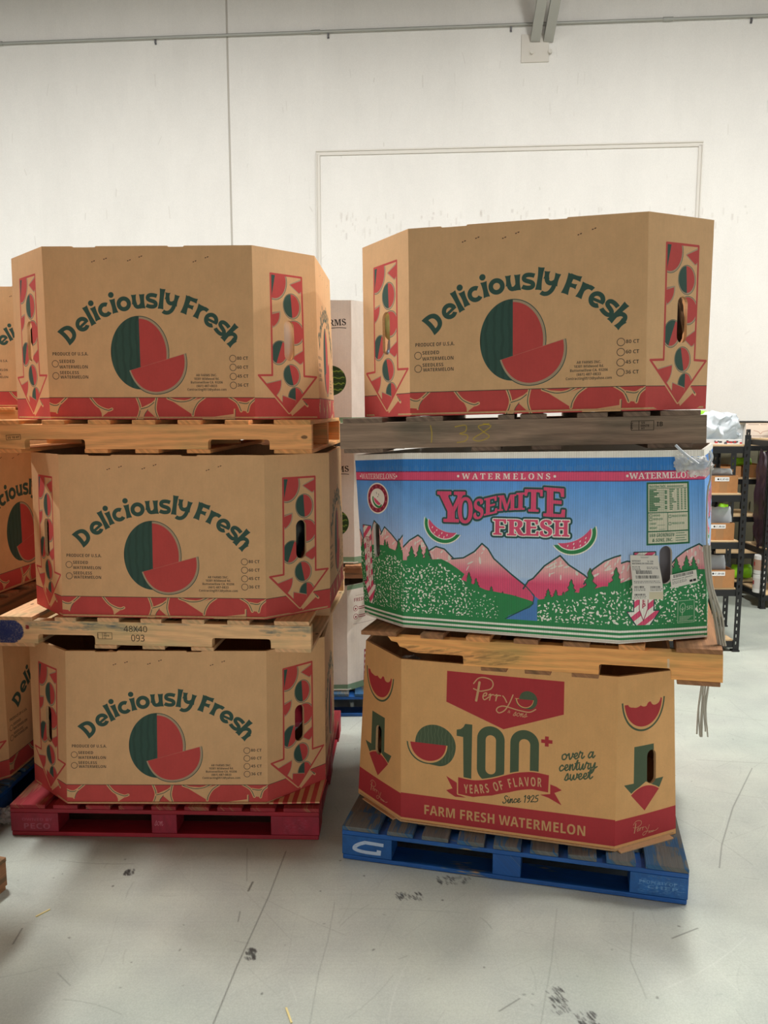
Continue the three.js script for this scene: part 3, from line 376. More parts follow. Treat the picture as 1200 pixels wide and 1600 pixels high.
// ------------------------------------------------------------------ wood, paint, concrete, plaster
function woodTone(u, v, seed, P, o) {   // u, v in metres along and across the grain
  const warp = noise(u * 1.6, v * 6, seed) * 0.05 + noise(u * 5, v * 14, seed + 3) * 0.012;
  let ring = Math.sin((v + warp) * P.rings + noise(u * 0.8, v * 3, seed + 9) * 4);
  const cell = Math.floor(u * 2.2 + seed), row = Math.floor(v * 9), hs = Math.sin(cell * 91.7 + row * 37.3 + seed * 13.1) * 4375.5, hx = hs - Math.floor(hs), hy = (hs * 7.3) - Math.floor(hs * 7.3); let kd = 1; if (hx > 0.62) { const kx = (u * 2.2 + seed - cell - 0.3 - hy * 0.4) / 2.2, ky = (v * 9 - row - 0.5) / 9; kd = Math.hypot(kx * 0.55, ky) / 0.04; if (kd < 1) ring = Math.sin(kd * 16 + hy * 6) * (1 - kd) * 0.8 + ring * kd; }
  const fib = noise(u * 9, v * 240, seed + 1) * 0.6 + noise(u * 30, v * 700, seed + 2) * 0.5, dirt = clamp(fbm(u * 3, v * 9, seed + 5, 4) * 2.2), knot = kd < 0.16 ? 1 : 0;
  const t = 1 + ring * P.contrast + fib * P.fibre - dirt * P.dirt - knot * 0.4;
  for (let c = 0; c < 3; c++) o[c] = P.rgb[c] * t * (1 - dirt * P.cool * (c === 0 ? 0.12 : 0));
}
const PINE = { rgb: [228, 182, 136], rings: 230, contrast: 0.035, fibre: 0.1, dirt: 0.08, cool: 1 }, ORANGE = { rgb: [226, 158, 98], rings: 210, contrast: 0.05, fibre: 0.11, dirt: 0.08, cool: 1 }, GREYED = { rgb: [128, 108, 92], rings: 190, contrast: 0.06, fibre: 0.16, dirt: 0.22, cool: 0.6 }, BROWN = { rgb: [158, 112, 76], rings: 210, contrast: 0.05, fibre: 0.14, dirt: 0.35, cool: 1 };
const wood = (P, seed, w = 1024, h = 512) => pixelTex(w, h, (u, v, o) => woodTone(u * 1.2, v * 0.4, seed, P, o));
TEX.pine = wood(PINE, 1.3); TEX.orange = wood(ORANGE, 2.6); TEX.greyed = wood(GREYED, 3.1); TEX.brown = wood(BROWN, 4.7);
const painted = (rgb, wear, bare, seed, sx = 1) => pixelTex(512, 512, (u, v, o) => {
  const x = u * 1.2, y = v * 0.6, s = fbm(x * 4 * sx, y * 9, seed, 5) + 0.25 * noise(x * 20, y * 150, seed), w = s > wear ? clamp((s - wear) * 6) * 0.85 : 0, k = 1 + noise(x * 14, y * 160, seed) * 0.09 + fbm(x * 4, y * 6, seed + 2) * 0.25; woodTone(x, y, seed, bare, o);
  for (let c = 0; c < 3; c++) o[c] = o[c] * w + rgb[c] * k * (1 - w);
});
TEX.red = painted([150, 22, 40], 0.34, BROWN, 5.2); TEX.redWorn = painted([146, 36, 46], 0.06, BROWN, 6.1); TEX.blue = painted([14, 84, 158], 0.36, ORANGE, 7.7); TEX.blueWorn = painted([44, 92, 134], -0.06, { ...GREYED, contrast: 0.03, rgb: [112, 106, 96] }, 8.4);
TEX.fibreBump = pixelTex(512, 512, (u, v, o) => { const k = 128 + 60 * noise(u * 10, v * 130, 2) + 40 * noise(u * 34, v * 300, 5) + 30 * fbm(u * 5, v * 12, 8); o[0] = o[1] = o[2] = k; }, { srgb: false });
TEX.fluteBump = pixelTex(512, 64, (u, v, o) => { o[0] = o[1] = o[2] = 128 + 100 * Math.sin(u * Math.PI * 2 * 24) + 25 * noise(u * 40, v * 4, 1); }, { srgb: false });
TEX.warpBump = pixelTex(256, 256, (u, v, o) => { o[0] = o[1] = o[2] = 128 + 150 * fbm(u * 3.2 + 4, v * 2.6, 3.3, 3); }, { srgb: false });
// floor: 6 m tile, 3 mm per pixel, laid so that the tile covers x -1.6..4.4, z -7.9..-1.9
const FX = -1.6, FZ = -7.9, FS = 6;
TEX.floor = canvasTex(2048, 2048, (c, w) => {
  const im = c.createImageData(w, w), d = im.data, rnd = RND(17), low = 256, streak = Float32Array.from({ length: 1024 }, () => (rnd() - 0.5) * 0.03), grit = Float32Array.from({ length: 1024 }, () => (rnd() - 0.5) * 0.03), L = new Float32Array(low * low), M = new Float32Array(low * low);
  for (let y = 0; y < low; y++) for (let x = 0; x < low; x++) { const u = x / low, v = y / low; L[y * low + x] = fbm(u * 7, v * 7, 1.7, 5); M[y * low + x] = fbm(u * 26, v * 26, 4.1, 4); }
  const S = (A, x, y) => { const fx = (x / w) * low, fy = (y / w) * low, x0 = fx | 0, y0 = fy | 0, x1 = (x0 + 1) % low, y1 = (y0 + 1) % low, a = fx - x0, b = fy - y0; return (A[y0 * low + x0] * (1 - a) + A[y0 * low + x1] * a) * (1 - b) + (A[y1 * low + x0] * (1 - a) + A[y1 * low + x1] * a) * b; };
  for (let y = 0; y < w; y++) for (let x = 0; x < w; x++) { const l = S(L, x, y), m = S(M, x, y), k = 1 + l * 0.15 + m * 0.11 + (rnd() - 0.5) * 0.07 + streak[y & 1023] * (0.5 + l) + grit[((y * 7 + x * 3) & 1023)] * 0.5, i = (y * w + x) * 4; d[i] = 180 * k + l * 8; d[i + 1] = 186 * k; d[i + 2] = 177 * k - m * 4; d[i + 3] = 255; }
  c.putImageData(im, 0, 0); c.lineCap = 'round';
  const X = (x) => ((x - FX) / FS) * w, Z = (z) => ((z - FZ) / FS) * w;
  for (let i = 0; i < 2600; i++) { const x = rnd() * w, y = rnd() * w, a = rnd() * 6.283, l = 6 + rnd() * rnd() * 160, b = (rnd() - 0.5) * 0.25; c.beginPath(); c.moveTo(x, y); c.quadraticCurveTo(x + Math.cos(a) * l * 0.5 - Math.sin(a) * l * b, y + Math.sin(a) * l * 0.5 + Math.cos(a) * l * b, x + Math.cos(a) * l, y + Math.sin(a) * l); c.lineWidth = 0.4 + rnd() * 0.6; c.strokeStyle = rnd() < 0.72 ? `rgba(70,72,68,${0.06 + rnd() * rnd() * 0.36})` : `rgba(225,228,220,${0.1 + rnd() * 0.25})`; c.stroke(); }
  for (let i = 0; i < 420; i++) { const x = rnd() * w, y = rnd() * w; c.fillStyle = `rgba(52,52,48,${0.15 + rnd() * 0.5})`; c.beginPath(); c.ellipse(x, y, 0.6 + rnd() * 1.6, 0.5 + rnd() * 1, rnd() * 3, 0, 7); c.fill(); }
  const cut = (pts, lw, col) => { c.beginPath(); pts.forEach((p, i) => (i ? c.lineTo(X(p[0]), Z(p[1])) : c.moveTo(X(p[0]), Z(p[1])))); c.lineWidth = lw; c.strokeStyle = col; c.stroke(); };
  for (const [pts, lw, a] of FLOOR_CUTS) cut(pts, lw, `rgba(58,58,54,${a})`);
  for (const [x, z, sx, sz] of FLOOR_SCUFFS) for (let i = 0; i < 90; i++) { const px = x + (rnd() - 0.5) * sx, pz = z + (rnd() - 0.5) * sz; if (noise(px * 60, pz * 60) < -0.1) continue; c.fillStyle = `rgba(48,50,50,${0.2 + rnd() * 0.4})`; c.save(); c.translate(X(px), Z(pz)); c.rotate(0.9 + rnd() * 0.4); c.fillRect(-2.4, -0.6, 5, 1.2); c.restore(); }
}, { wrap: THREE.RepeatWrapping });
TEX.floorRough = pixelTex(512, 512, (u, v, o) => { o[0] = o[2] = 0; o[1] = 255 * clamp(0.44 + fbm(u * 8, v * 8, 2.2, 5) * 0.2 + noise(u * 90, v * 90, 3) * 0.04, 0.22, 0.8); }, { srgb: false });
TEX.wall = canvasTex(2048, 1024, (c, w, h) => {   // 10 m x 7 m of painted tilt-up concrete with lift marks and scuffs
  c.fillStyle = '#e4e2dd'; c.fillRect(0, 0, w, h); grain(c, w, h, { fine: 0.012, streak: 0, blotch: 0.035, seed: 7 });
  const rnd = RND(23); for (let i = 0; i < 170; i++) { const x = rnd() * w, y = h * (0.3 + rnd() * 0.6), l = 3 + rnd() * 14; c.strokeStyle = `rgba(150,142,132,${0.08 + rnd() * 0.2})`; c.lineWidth = 0.8 + rnd(); c.beginPath(); c.moveTo(x, y); c.lineTo(x + (rnd() - 0.5) * (rnd() < 0.3 ? 20 : 4), y + l); c.stroke(); }
  for (let i = 0; i < 120; i++) { const x = (0.35 + rnd() * 0.4) * w, y = h * (0.525 + (rnd() - 0.5) * 0.03); c.fillStyle = `rgba(140,130,120,${0.05 + rnd() * 0.16})`; c.fillRect(x, y, 1 + rnd() * 4, 3 + rnd() * 7); }
}, { wrap: THREE.RepeatWrapping });

// stringer faces 1.219 x 0.089 with their stamps
const stringerTex = (P, seed, marks) => canvasTex(1536, 112, (c, w, h) => { const im = c.createImageData(w, h), o = [0, 0, 0]; for (let y = 0; y < h; y++) for (let x = 0; x < w; x++) { woodTone((x / w) * 1.219, (y / h) * 0.089 + seed, seed, P, o); const i = (y * w + x) * 4; for (let k = 0; k < 3; k++) im.data[i + k] = clamp(o[k], 0, 255); im.data[i + 3] = 255; } c.putImageData(im, 0, 0); c.save(); c.scale(w / 1219, h / 89); marks(c); c.restore(); });
const stamp = (c, x, y, s, col) => { c.strokeStyle = col; c.lineWidth = 1.6; c.strokeRect(x, y, 78 * s, 34 * s); c.beginPath(); c.moveTo(x + 26 * s, y); c.lineTo(x + 26 * s, y + 34 * s); c.stroke(); text(c, 'US', x + 34 * s, y + 11 * s, 11 * s, { color: col }); text(c, '00678', x + 32 * s, y + 22 * s, 11 * s, { color: col }); text(c, 'HT', x + 34 * s, y + 32 * s, 10 * s, { color: col }); text(c, 'IPPC', x + 5 * s, y + 30 * s, 11 * s, { color: col, rot: -1.57 }); };
const bluing = (c, seed, x0, x1, y0, y1, n, a) => { const r = RND(seed); for (let i = 0; i < n; i++) { const x = x0 + r() * (x1 - x0), y = y0 + r() * (y1 - y0); if (noise(x * 0.02, y * 0.05, seed) < -0.05) continue; c.fillStyle = `rgba(28,66,92,${a * r()})`; c.beginPath(); c.ellipse(x, y, 4 + r() * 26, 1 + r() * 4, 0, 0, 7); c.fill(); } };
TEX.face2 = stringerTex({ ...PINE, rgb: [246, 200, 148] }, 11.2, (c) => {
  bluing(c, 3, 110, 560, 0, 34, 420, 0.13); bluing(c, 4, 1040, 1219, 0, 40, 160, 0.14); bluing(c, 6, 560, 1219, 0, 10, 120, 0.12);
  const r = RND(6); for (let i = 0; i < 5200; i++) { const a = r() * 6.283, q = Math.pow(r(), 0.62); c.fillStyle = `rgba(34,50,112,${0.16 + r() * 0.14})`; c.beginPath(); c.ellipse(28 + Math.cos(a) * q * 68, 44 + Math.sin(a) * q * 50, 1 + r() * 3, 1 + r() * 3, 0, 0, 7); c.fill(); }
  for (let i = 0; i < 60; i++) { c.fillStyle = 'rgba(140,40,40,.2)'; c.beginPath(); c.arc(112 + (r() - 0.5) * 12, 26 + (r() - 0.5) * 12, 3, 0, 7); c.fill(); }
  text(c, '48X40', 495, 36, 34, { color: '#3a2c1c', font: 'normal', width: 94 }); text(c, '093', 522, 74, 36, { color: '#3a2c1c', font: 'normal', width: 56 }); stamp(c, 392, 42, 0.72, '#4a3826');
});
TEX.face3 = stringerTex({ ...ORANGE, rgb: [242, 174, 112] }, 12.9, (c) => { c.save(); c.translate(84, 40); c.rotate(-0.06); c.strokeStyle = '#3a2818'; c.lineWidth = 1.6; c.strokeRect(0, 0, 54, 17); text(c, 'US 10 HT', 4, 13, 11, { color: '#3a2818', width: 46 }); c.restore(); });
TEX.faceD = stringerTex({ ...GREYED, rgb: [158, 134, 114] }, 13.4, (c) => {
  stamp(c, 985, 14, 0.9, '#2e241c'); text(c, 'IB', 1064, 32, 20, { color: '#2e241c' }); const ch = (p) => { const r = RND(9); curve(c, p); c.setLineDash([3, 2]); c.lineWidth = 4; c.strokeStyle = 'rgba(206,176,44,.95)'; c.stroke(); c.setLineDash([]); };
  ch([[320, 14], [324, 40], [322, 74]]); ch([[404, 20], [440, 16], [440, 36], [420, 44], [446, 50], [440, 68], [410, 74]]); ch([[520, 12], [484, 20], [500, 38], [520, 56], [488, 70], [466, 62], [500, 40], [526, 20], [500, 12]]);
});
TEX.faceB = stringerTex({ ...ORANGE, rgb: [250, 178, 106] }, 14.1, (c) => { const r = RND(4); for (let i = 0; i < 140; i++) { c.fillStyle = `rgba(70,50,32,${0.05 + r() * 0.12})`; c.beginPath(); c.ellipse(150 + r() * 420, 30 + r() * 50, 8 + r() * 18, 1 + r() * 3, -0.2, 0, 7); c.fill(); } c.fillStyle = 'rgba(225,215,200,.6)'; c.fillRect(1054, 22, 7, 30); });
// painted block faces
const blockTex = (base, draw) => canvasTex(512, 256, (c) => { c.fillStyle = base; c.fillRect(0, 0, 512, 256); grain(c, 512, 256, { fine: 0.03, streak: 0, blotch: 0.22, seed: draw.length + base.length + base.charCodeAt(3) }); draw(c); });
const worn = (c, seed, x, y, w, h, col, n) => { const r = RND(seed); for (let i = 0; i < n; i++) { const px = x + r() * w, py = y + r() * h; if (noise(px * 0.02, py * 0.08, seed) < 0) continue; c.fillStyle = col; c.globalAlpha = 0.08 + r() * 0.3; c.fillRect(px, py, 4 + r() * 26, 1 + r() * 2.5); } c.globalAlpha = 1; };
TEX.redOwner = blockTex('#8e1a30', (c) => { c.globalAlpha = 0.24; text(c, 'OWNED BY', 120, 110, 56, { color: '#d8c0c4', width: 330 }); c.globalAlpha = 0.3; text(c, 'PECO', 130, 220, 108, { color: '#d8c0c4', width: 300 }); c.globalAlpha = 1; worn(c, 3, 90, 50, 390, 190, '#8e1a30', 700); worn(c, 4, 20, 20, 480, 220, '#b06070', 120); });
TEX.redChalk = blockTex('#901c33', (c) => { script(c, 'son', 60, 150, 60, '#c9808c', 6, 0); worn(c, 8, 40, 20, 440, 220, '#901c33', 260); });
TEX.redScuff = blockTex('#921b31', (c) => { worn(c, 5, 130, 40, 250, 190, '#c58a9c', 520); });
TEX.blueC = blockTex('#125395', (c) => { c.globalAlpha = 0.9; c.lineWidth = 44; c.strokeStyle = '#c8d4e4'; c.lineCap = 'butt'; c.beginPath(); c.moveTo(430, 78); c.lineTo(240, 70); c.quadraticCurveTo(120, 120, 130, 168); c.quadraticCurveTo(170, 206, 380, 196); c.lineTo(384, 150); c.stroke(); c.globalAlpha = 1; worn(c, 6, 60, 30, 440, 210, '#125395', 300); });
TEX.blueSmear = blockTex('#14589c', (c) => { c.globalAlpha = 0.4; text(c, 'PROPERTY OF', 80, 116, 54, { color: '#a8c2e0', width: 330 }); text(c, 'CHEP', 150, 172, 54, { color: '#a8c2e0', width: 280 }); c.globalAlpha = 1; worn(c, 9, 70, 60, 400, 160, '#b6cbe4', 900); worn(c, 12, 70, 60, 400, 180, '#14589c', 420); worn(c, 15, 130, 10, 250, 26, '#d4a68c', 80); });

// ------------------------------------------------------------------ materials
const std = (o) => new THREE.MeshStandardMaterial({ roughness: 0.8, metalness: 0, ...o });
const board = (map, bump = 0.002) => std({ map, roughness: 0.82, bumpMap: TEX.warpBump, bumpScale: bump });
const MAT = {
  arched: board(TEX.arched), arrow: board(TEX.arrow), kraft: std({ map: TEX.kraft, roughness: 0.88 }), pennant: board(TEX.pennant), pennantCorner: board(TEX.pennantCorner),
  mount: std({ map: TEX.mount, roughness: 0.6, bumpMap: TEX.fluteBump, bumpScale: 0.0011 }), mountL: std({ map: TEX.mountL, roughness: 0.6, bumpMap: TEX.fluteBump, bumpScale: 0.0008 }), mountR: std({ map: TEX.mountR, roughness: 0.6, bumpMap: TEX.fluteBump, bumpScale: 0.0008 }),
  whiteFront: board(whiteFront(false), 0.006), whiteBlank: board(whiteFront(true), 0.006), whiteCorner: board(whiteCorner(false), 0.005), whitePlain: board(whiteCorner(true), 0.005), paleLiner: std({ color: 0xd8cfc2, roughness: 0.85 }),
  pine: std({ map: TEX.pine, bumpMap: TEX.fibreBump, bumpScale: 0.0012 }), orange: std({ map: TEX.orange, bumpMap: TEX.fibreBump, bumpScale: 0.0012 }), greyed: std({ map: TEX.greyed, bumpMap: TEX.fibreBump, bumpScale: 0.0016 }), brown: std({ map: TEX.brown, bumpMap: TEX.fibreBump, bumpScale: 0.0014 }),
  red: std({ map: TEX.red, roughness: 0.6, bumpMap: TEX.fibreBump, bumpScale: 0.001 }), redWorn: std({ map: TEX.redWorn, roughness: 0.75, bumpMap: TEX.fibreBump, bumpScale: 0.0014 }), blue: std({ map: TEX.blue, roughness: 0.55, bumpMap: TEX.fibreBump, bumpScale: 0.001 }), blueWorn: std({ map: TEX.blueWorn, roughness: 0.75, bumpMap: TEX.fibreBump, bumpScale: 0.0016 }),
  black: std({ color: 0x101113, roughness: 0.5 }), chipboard: std({ color: 0xd2b48a, roughness: 0.8 }), galvDull: std({ color: 0xa9aaa5, roughness: 0.5, metalness: 0.3 }), galv: std({ color: 0x8f938f, roughness: 0.45, metalness: 0.75 }), plate: std({ color: 0xd4cfc6, roughness: 0.7 }), steel: std({ color: 0x77777a, roughness: 0.4, metalness: 0.8 }),
  carton: std({ map: TEX.kraft, color: 0xe8d2b8, roughness: 0.85 }), tape: std({ color: 0xa97c50, roughness: 0.35 }), lime: std({ color: 0x8fd61a, roughness: 0.45 }), label: std({ color: 0xe8e8e4, roughness: 0.6 }),
  film: new THREE.MeshPhysicalMaterial({ color: 0xe6edf2, roughness: 0.22, transmission: 0.35, thickness: 0, side: THREE.DoubleSide }), bag: new THREE.MeshPhysicalMaterial({ color: 0xd2dae0, roughness: 0.25, transmission: 0.2, thickness: 0, side: THREE.DoubleSide }), clear: new THREE.MeshPhysicalMaterial({ color: 0xf2f2ee, roughness: 0.15, transmission: 0.65, thickness: 0, side: THREE.DoubleSide }), strap: std({ color: 0xb8b2a4, roughness: 0.5 }),
};
// ------------------------------------------------------------------ the room
const CEIL = 7.4;
{
  const slab = box(30, 0.2, 26, 0, -0.1, 3.5), P = slab.attributes.position, U = slab.attributes.uv;
  for (let i = 0; i < P.count; i++) U.setXY(i, (P.getX(i) - FX) / FS, 1 - (P.getZ(i) - FZ) / FS);
  const rough = TEX.floorRough.clone(); rough.repeat.set(2, 2); rough.needsUpdate = true;
  struct('floor', slab, std({ map: TEX.floor, roughnessMap: rough, roughness: 1 }));
  struct('ceiling', box(30, 0.2, 26, 0, CEIL + 0.1, 3.5), std({ color: 0x66543f, roughness: 0.9 }));
  // back wall: two tilt-up panels meeting at a caulked joint; slightly turned to the camera
  const WZ = -8.1, TW = 0.0759, K = 8.1 / 7, wall = new THREE.Matrix4().compose(V(0, 0, WZ), new THREE.Quaternion().setFromEuler(new THREE.Euler(0, -Math.atan(TW), 0)), V(1, 1, 1));
  const on = (o) => { o.applyMatrix4(wall); return o; };
  const plaster = std({ map: TEX.wall, roughness: 0.7 }), uvWall = (geo) => { const p = geo.attributes.position, n = geo.attributes.normal, u = geo.attributes.uv; for (let i = 0; i < p.count; i++) u.setXY(i, (Math.abs(n.getX(i)) > 0.5 ? p.getZ(i) : p.getX(i) + 4) / 10, p.getY(i) / 7.4); return geo; };
  const sx = -1.327 * K, wy = (h) => EYE + (h - EYE) * K, hc = wy(4.795), hf = wy(3.829), fl = -0.5588 * K, fr = 2.6055 * K;
  on(struct('wall_back', uvWall(box(14 + sx, CEIL, 0.25, (-14 + sx - 0.02) / 2, CEIL / 2, -0.125)), plaster));
  on(struct('wall_back', uvWall(box(14 - sx, CEIL, 0.25, (14 + sx + 0.02) / 2, CEIL / 2, -0.125)), plaster));
  on(struct('trim', box(0.034, CEIL, 0.05, sx, CEIL / 2, -0.032), std({ color: 0xb9b4ac, roughness: 0.8 })));
  // bricked-up doorway: a slim raised bead on three sides
  const bead = std({ color: 0xd8d4cc, roughness: 0.7 });
  on(struct('trim', merge([rbox(fr - fl + 0.05, 0.035, 0.014, (fl + fr) / 2, hf, 0.006, 0.004), rbox(fr - fl + 0.05, 0.014, 0.024, (fl + fr) / 2, hf + 0.024, 0.01, 0.003)]), bead));
  for (const x of [fl, fr]) on(struct('trim', merge([rbox(0.03, hf, 0.014, x, hf / 2, 0.006, 0.004), rbox(0.012, hf, 0.022, x + (x < 0 ? -0.02 : 0.02), hf / 2, 0.01, 0.003)]), bead));
  // side walls, front wall
  struct('wall_left', box(0.25, CEIL, 26, -13.6, CEIL / 2, 3.5), std({ color: 0x75716a, roughness: 0.8 })); struct('wall_right', box(0.25, CEIL, 26, 13.6, CEIL / 2, 3.5), std({ color: 0x75716a, roughness: 0.8 })); struct('wall_front', box(30, CEIL, 0.25, 0, CEIL / 2, DOOR_Z + 0.03), std({ color: 0x55524d, roughness: 0.8 }));
  // conduit with couplings and straps
  const con = thing('electrical_conduit', 'thin galvanised electrical conduit running the width of the white wall near its top', 'conduit'); on(con);
  part('pipe', move(new THREE.CylinderGeometry(0.013, 0.013, 17, 12), 0, hc, 0.022, 0, 0, Math.PI / 2), MAT.galvDull, con);
  for (const x of [-3.85, -0.66, 2.66]) part('coupling', move(new THREE.CylinderGeometry(0.018, 0.018, 0.09, 12), x, hc, 0.022, 0, 0, Math.PI / 2), MAT.galvDull, con);
  for (const x of [-2.25, -0.54, 1.21, 3.42]) part('clip', merge([rbox(0.016, 0.05, 0.02, x, hc - 0.022, 0.012), rbox(0.02, 0.016, 0.006, x, hc - 0.05, 0.004)]), MAT.steel, con);
  // brace: a pair of galvanised channels bolted to a painted wall plate, climbing to the roof
  const px = 1.47, py = hc - 0.19, br = thing('roof_brace', 'pair of galvanised steel channels climbing from a bolted plate on the wall to the roof', 'brace'); on(br); 
  const chan = (x) => { const s = new THREE.Shape([[-0.045, 0], [0.045, 0], [0.045, 0.05], [0.039, 0.05], [0.039, 0.006], [-0.039, 0.006], [-0.039, 0.05], [-0.045, 0.05]].map((p) => new THREE.Vector2(...p))); const g = new THREE.ExtrudeGeometry(s, { depth: 2.6, bevelEnabled: false }); return move(g, x, 0, 0); };
  for (const x of [-0.062, 0.062]) part('channel', move(chan(x), px + 0.03, py + 0.03, 0.02, 0.06, -0.62, 0), MAT.galvDull, br);
  part('wall_plate', rbox(0.26, 0.25, 0.012, px - 0.03, py - 0.02, 0.007), MAT.plate, br); part('bolt', move(new THREE.CylinderGeometry(0.02, 0.02, 0.03, 6), px - 0.06, py - 0.06, 0.022, 0, Math.PI / 2), MAT.plate, br); part('bolt', move(new THREE.CylinderGeometry(0.02, 0.02, 0.03, 6), px + 0.11, py - 0.06, 0.022, 0, Math.PI / 2), MAT.plate, br);
}
for (const [x, z, k] of LAMPS) {
  const t = thing('high_bay_lamp', 'long white high-bay ceiling lamp above the warehouse floor', 'lamp', [x, LAMP_Y, z], 0, 'high-bay lamps under the roof');
  part('housing', rbox(LAMP_W + 0.06, 0.1, LAMP_D + 0.06, 0, 0.07, 0, 0.01), std({ color: 0xdddddd, roughness: 0.5 }), t);
  part('diffuser', box(LAMP_W, 0.01, LAMP_D, 0, 0.012, 0), std({ color: 0xffffff, emissive: 0xfff4e4, emissiveIntensity: 3 }), t);
  part('cable', move(new THREE.CylinderGeometry(0.006, 0.006, CEIL - LAMP_Y - 0.14, 6), 0, (CEIL - LAMP_Y + 0.1) / 2, 0), MAT.black, t);
  for (const [w, d, sx, sz] of [[LAMP_W + 0.06, 0.01, 0, 1], [LAMP_W + 0.06, 0.01, 0, -1], [0.01, LAMP_D + 0.06, 1, 0], [0.01, LAMP_D + 0.06, -1, 0]]) part('reflector', box(w, LAMP_SKIRT, d, sx * (LAMP_W / 2 + 0.03), 0.02 - LAMP_SKIRT / 2, sz * (LAMP_D / 2 + 0.03)), std({ color: 0x6a6a68, roughness: 0.6 }), t);
  const l = new THREE.RectAreaLight(LAMP_TINT, LAMP_LEVEL * k, LAMP_W, LAMP_D); l.position.set(x, LAMP_Y - 0.004, z); l.rotation.x = -Math.PI / 2; l.castShadow = true; scene.add(l);
}

FILL_DOORS.forEach(([x, L], i) => {  // invented glowing doors that light the bin fronts
  const t = thing('fill_door', `glowing dock door added for frontal fill ${['at the left of', 'in the middle of', 'at the right of'][i]} the wall behind the camera`, 'door', [x, 0, DOOR_Z - 0.13]); t.rotation.y = Math.PI;
  for (let k = 0; k < 8; k++) part('panel', rbox(DOOR_W, DOOR_H / 8 - 0.02, 0.03, 0, (k + 0.5) * DOOR_H / 8, 0, 0.004), std({ color: 0xf2f4f2, emissive: 0xf4f6f4, emissiveIntensity: 1.2, roughness: 0.6 }), t);
  for (const s of [-1, 1]) part('track', rbox(0.08, DOOR_H + 0.1, 0.1, s * (DOOR_W / 2 + 0.05), DOOR_H / 2 + 0.05, 0.02, 0.004), MAT.galv, t);
  const l = new THREE.RectAreaLight(FILL_TINT, L, DOOR_W, DOOR_H); l.position.set(x, DOOR_H / 2, DOOR_Z - 0.17); l.castShadow = true; scene.add(l);
});

// ------------------------------------------------------------------ pallets
let woodShift = 0;
function woodUV(geo, axis) {   // planks: u along the grain, v around the plank, a fresh stretch of the texture each time
  const p = geo.attributes.position, u = geo.attributes.uv, s = woodShift = (woodShift + 0.377) % 7; const A = ['getX', 'getY', 'getZ'], o = A.filter((k, i) => i !== axis);
  for (let i = 0; i < p.count; i++) u.setXY(i, p[A[axis]](i) / 1.2 + s, (p[o[0]](i) + p[o[1]](i)) / 0.4 + s * 1.7);
  return geo;
}
const plank = (w, h, d, x, y, z, axis, r = 0.0025) => woodUV(rbox(w, h, d, x, y, z, r), axis);
const I = 0.0254, PW = 1.219, PD = 1.016;
function stringerGeo({ notch = true, broken = false, solid = 0.089 } = {}) {   // side profile in x,y, front face at z = 0, uv over the whole face
  const s = new THREE.Shape(), h = solid, w = PW / 2, n0 = 6 * I, n1 = 15 * I, nh = 0.036, r = 0.014;
  const cut = (a, b) => { s.lineTo(a, 0); s.lineTo(a, nh - r); s.quadraticCurveTo(a, nh, a + r, nh); s.lineTo(b - r, nh); s.quadraticCurveTo(b, nh, b, nh - r); s.lineTo(b, 0); };
  if (broken) { s.moveTo(-0.40, 0.036); s.lineTo(-0.372, 0.036); s.lineTo(-0.30, 0.036); s.lineTo(-w + n1 - r, 0.036); s.quadraticCurveTo(-w + n1, 0.036, -w + n1, 0.03); s.lineTo(-w + n1, 0); }
  else { s.moveTo(-w, 0); if (notch) cut(-w + n0, -w + n1); }
  if (notch) cut(w - n1, w - n0);
  s.lineTo(w, 0); s.lineTo(w, h);
  if (broken) { s.lineTo(-0.505, h); s.lineTo(-0.492, 0.074); s.lineTo(-0.47, 0.07); s.lineTo(-0.462, 0.055); s.lineTo(-0.44, 0.05); s.lineTo(-0.425, 0.04); } else s.lineTo(-w, h);
  const g = new THREE.ExtrudeGeometry(s, { depth: 0.036, bevelEnabled: true, bevelSize: 0.001, bevelThickness: 0.001, bevelSegments: 1, curveSegments: 5 }); g.translate(0, 0, -0.037);
  const p = g.attributes.position, u = g.attributes.uv; for (let i = 0; i < p.count; i++) u.setXY(i, p.getX(i) / PW + 0.5, p.getY(i) / h); return g;
}
const DECK = [0.07, 0.266, 0.435, 0.602, 0.768, 0.945, 1.149].map((x, i) => [x - PW / 2, i === 0 || i === 6 ? 0.14 : 0.088]);
// wooden stringer pallet; its origin is the middle of the front stringer's underside on the bottom boards
function stringerPallet(label, pos, turn, { face, deck = MAT.pine, edge = deck, roll = 0, notch = true, broken = false, boards = DECK, low = [[0.07, 0.14], [0.42, 0.088], [0.61, 0.088], [0.8, 0.088], [1.149, 0.14]].map(([x, w]) => [x - PW / 2, w]), seed = 1, skew = 0.006 }) {
  const t = thing('wooden_pallet', label, 'pallet', pos, turn); t.rotation.z = roll; const rnd = RND(seed);
  part('stringer', stringerGeo({ notch, broken }), face || edge, t);
  for (const z of [-PD / 2 + 0.018, -PD + 0.037]) { const m = part('stringer', stringerGeo({ notch }), edge, t); m.position.z = z; }
  boards.forEach(([x, w], i) => { const m = part('deck_board', plank(w - rnd() * 0.006, 0.016, PD + 0.004 - rnd() * 0.012, 0, 0, -PD / 2, 2), Array.isArray(deck) ? deck[i % deck.length] : deck, t); m.position.set(x + (rnd() - 0.5) * skew, 0.0975 + rnd() * 0.0006, 0.002 + rnd() * 0.004); m.rotation.y = (rnd() - 0.5) * 0.012; });
  low.forEach(([x, w]) => { const m = part('bottom_board', plank(w, 0.015, PD - rnd() * 0.01, 0, 0, -PD / 2, 2), Array.isArray(deck) ? deck[0] : edge, t); m.position.set(x + (rnd() - 0.5) * 0.008, -0.0082, -0.002 + rnd() * 0.006); });
  return t;
}
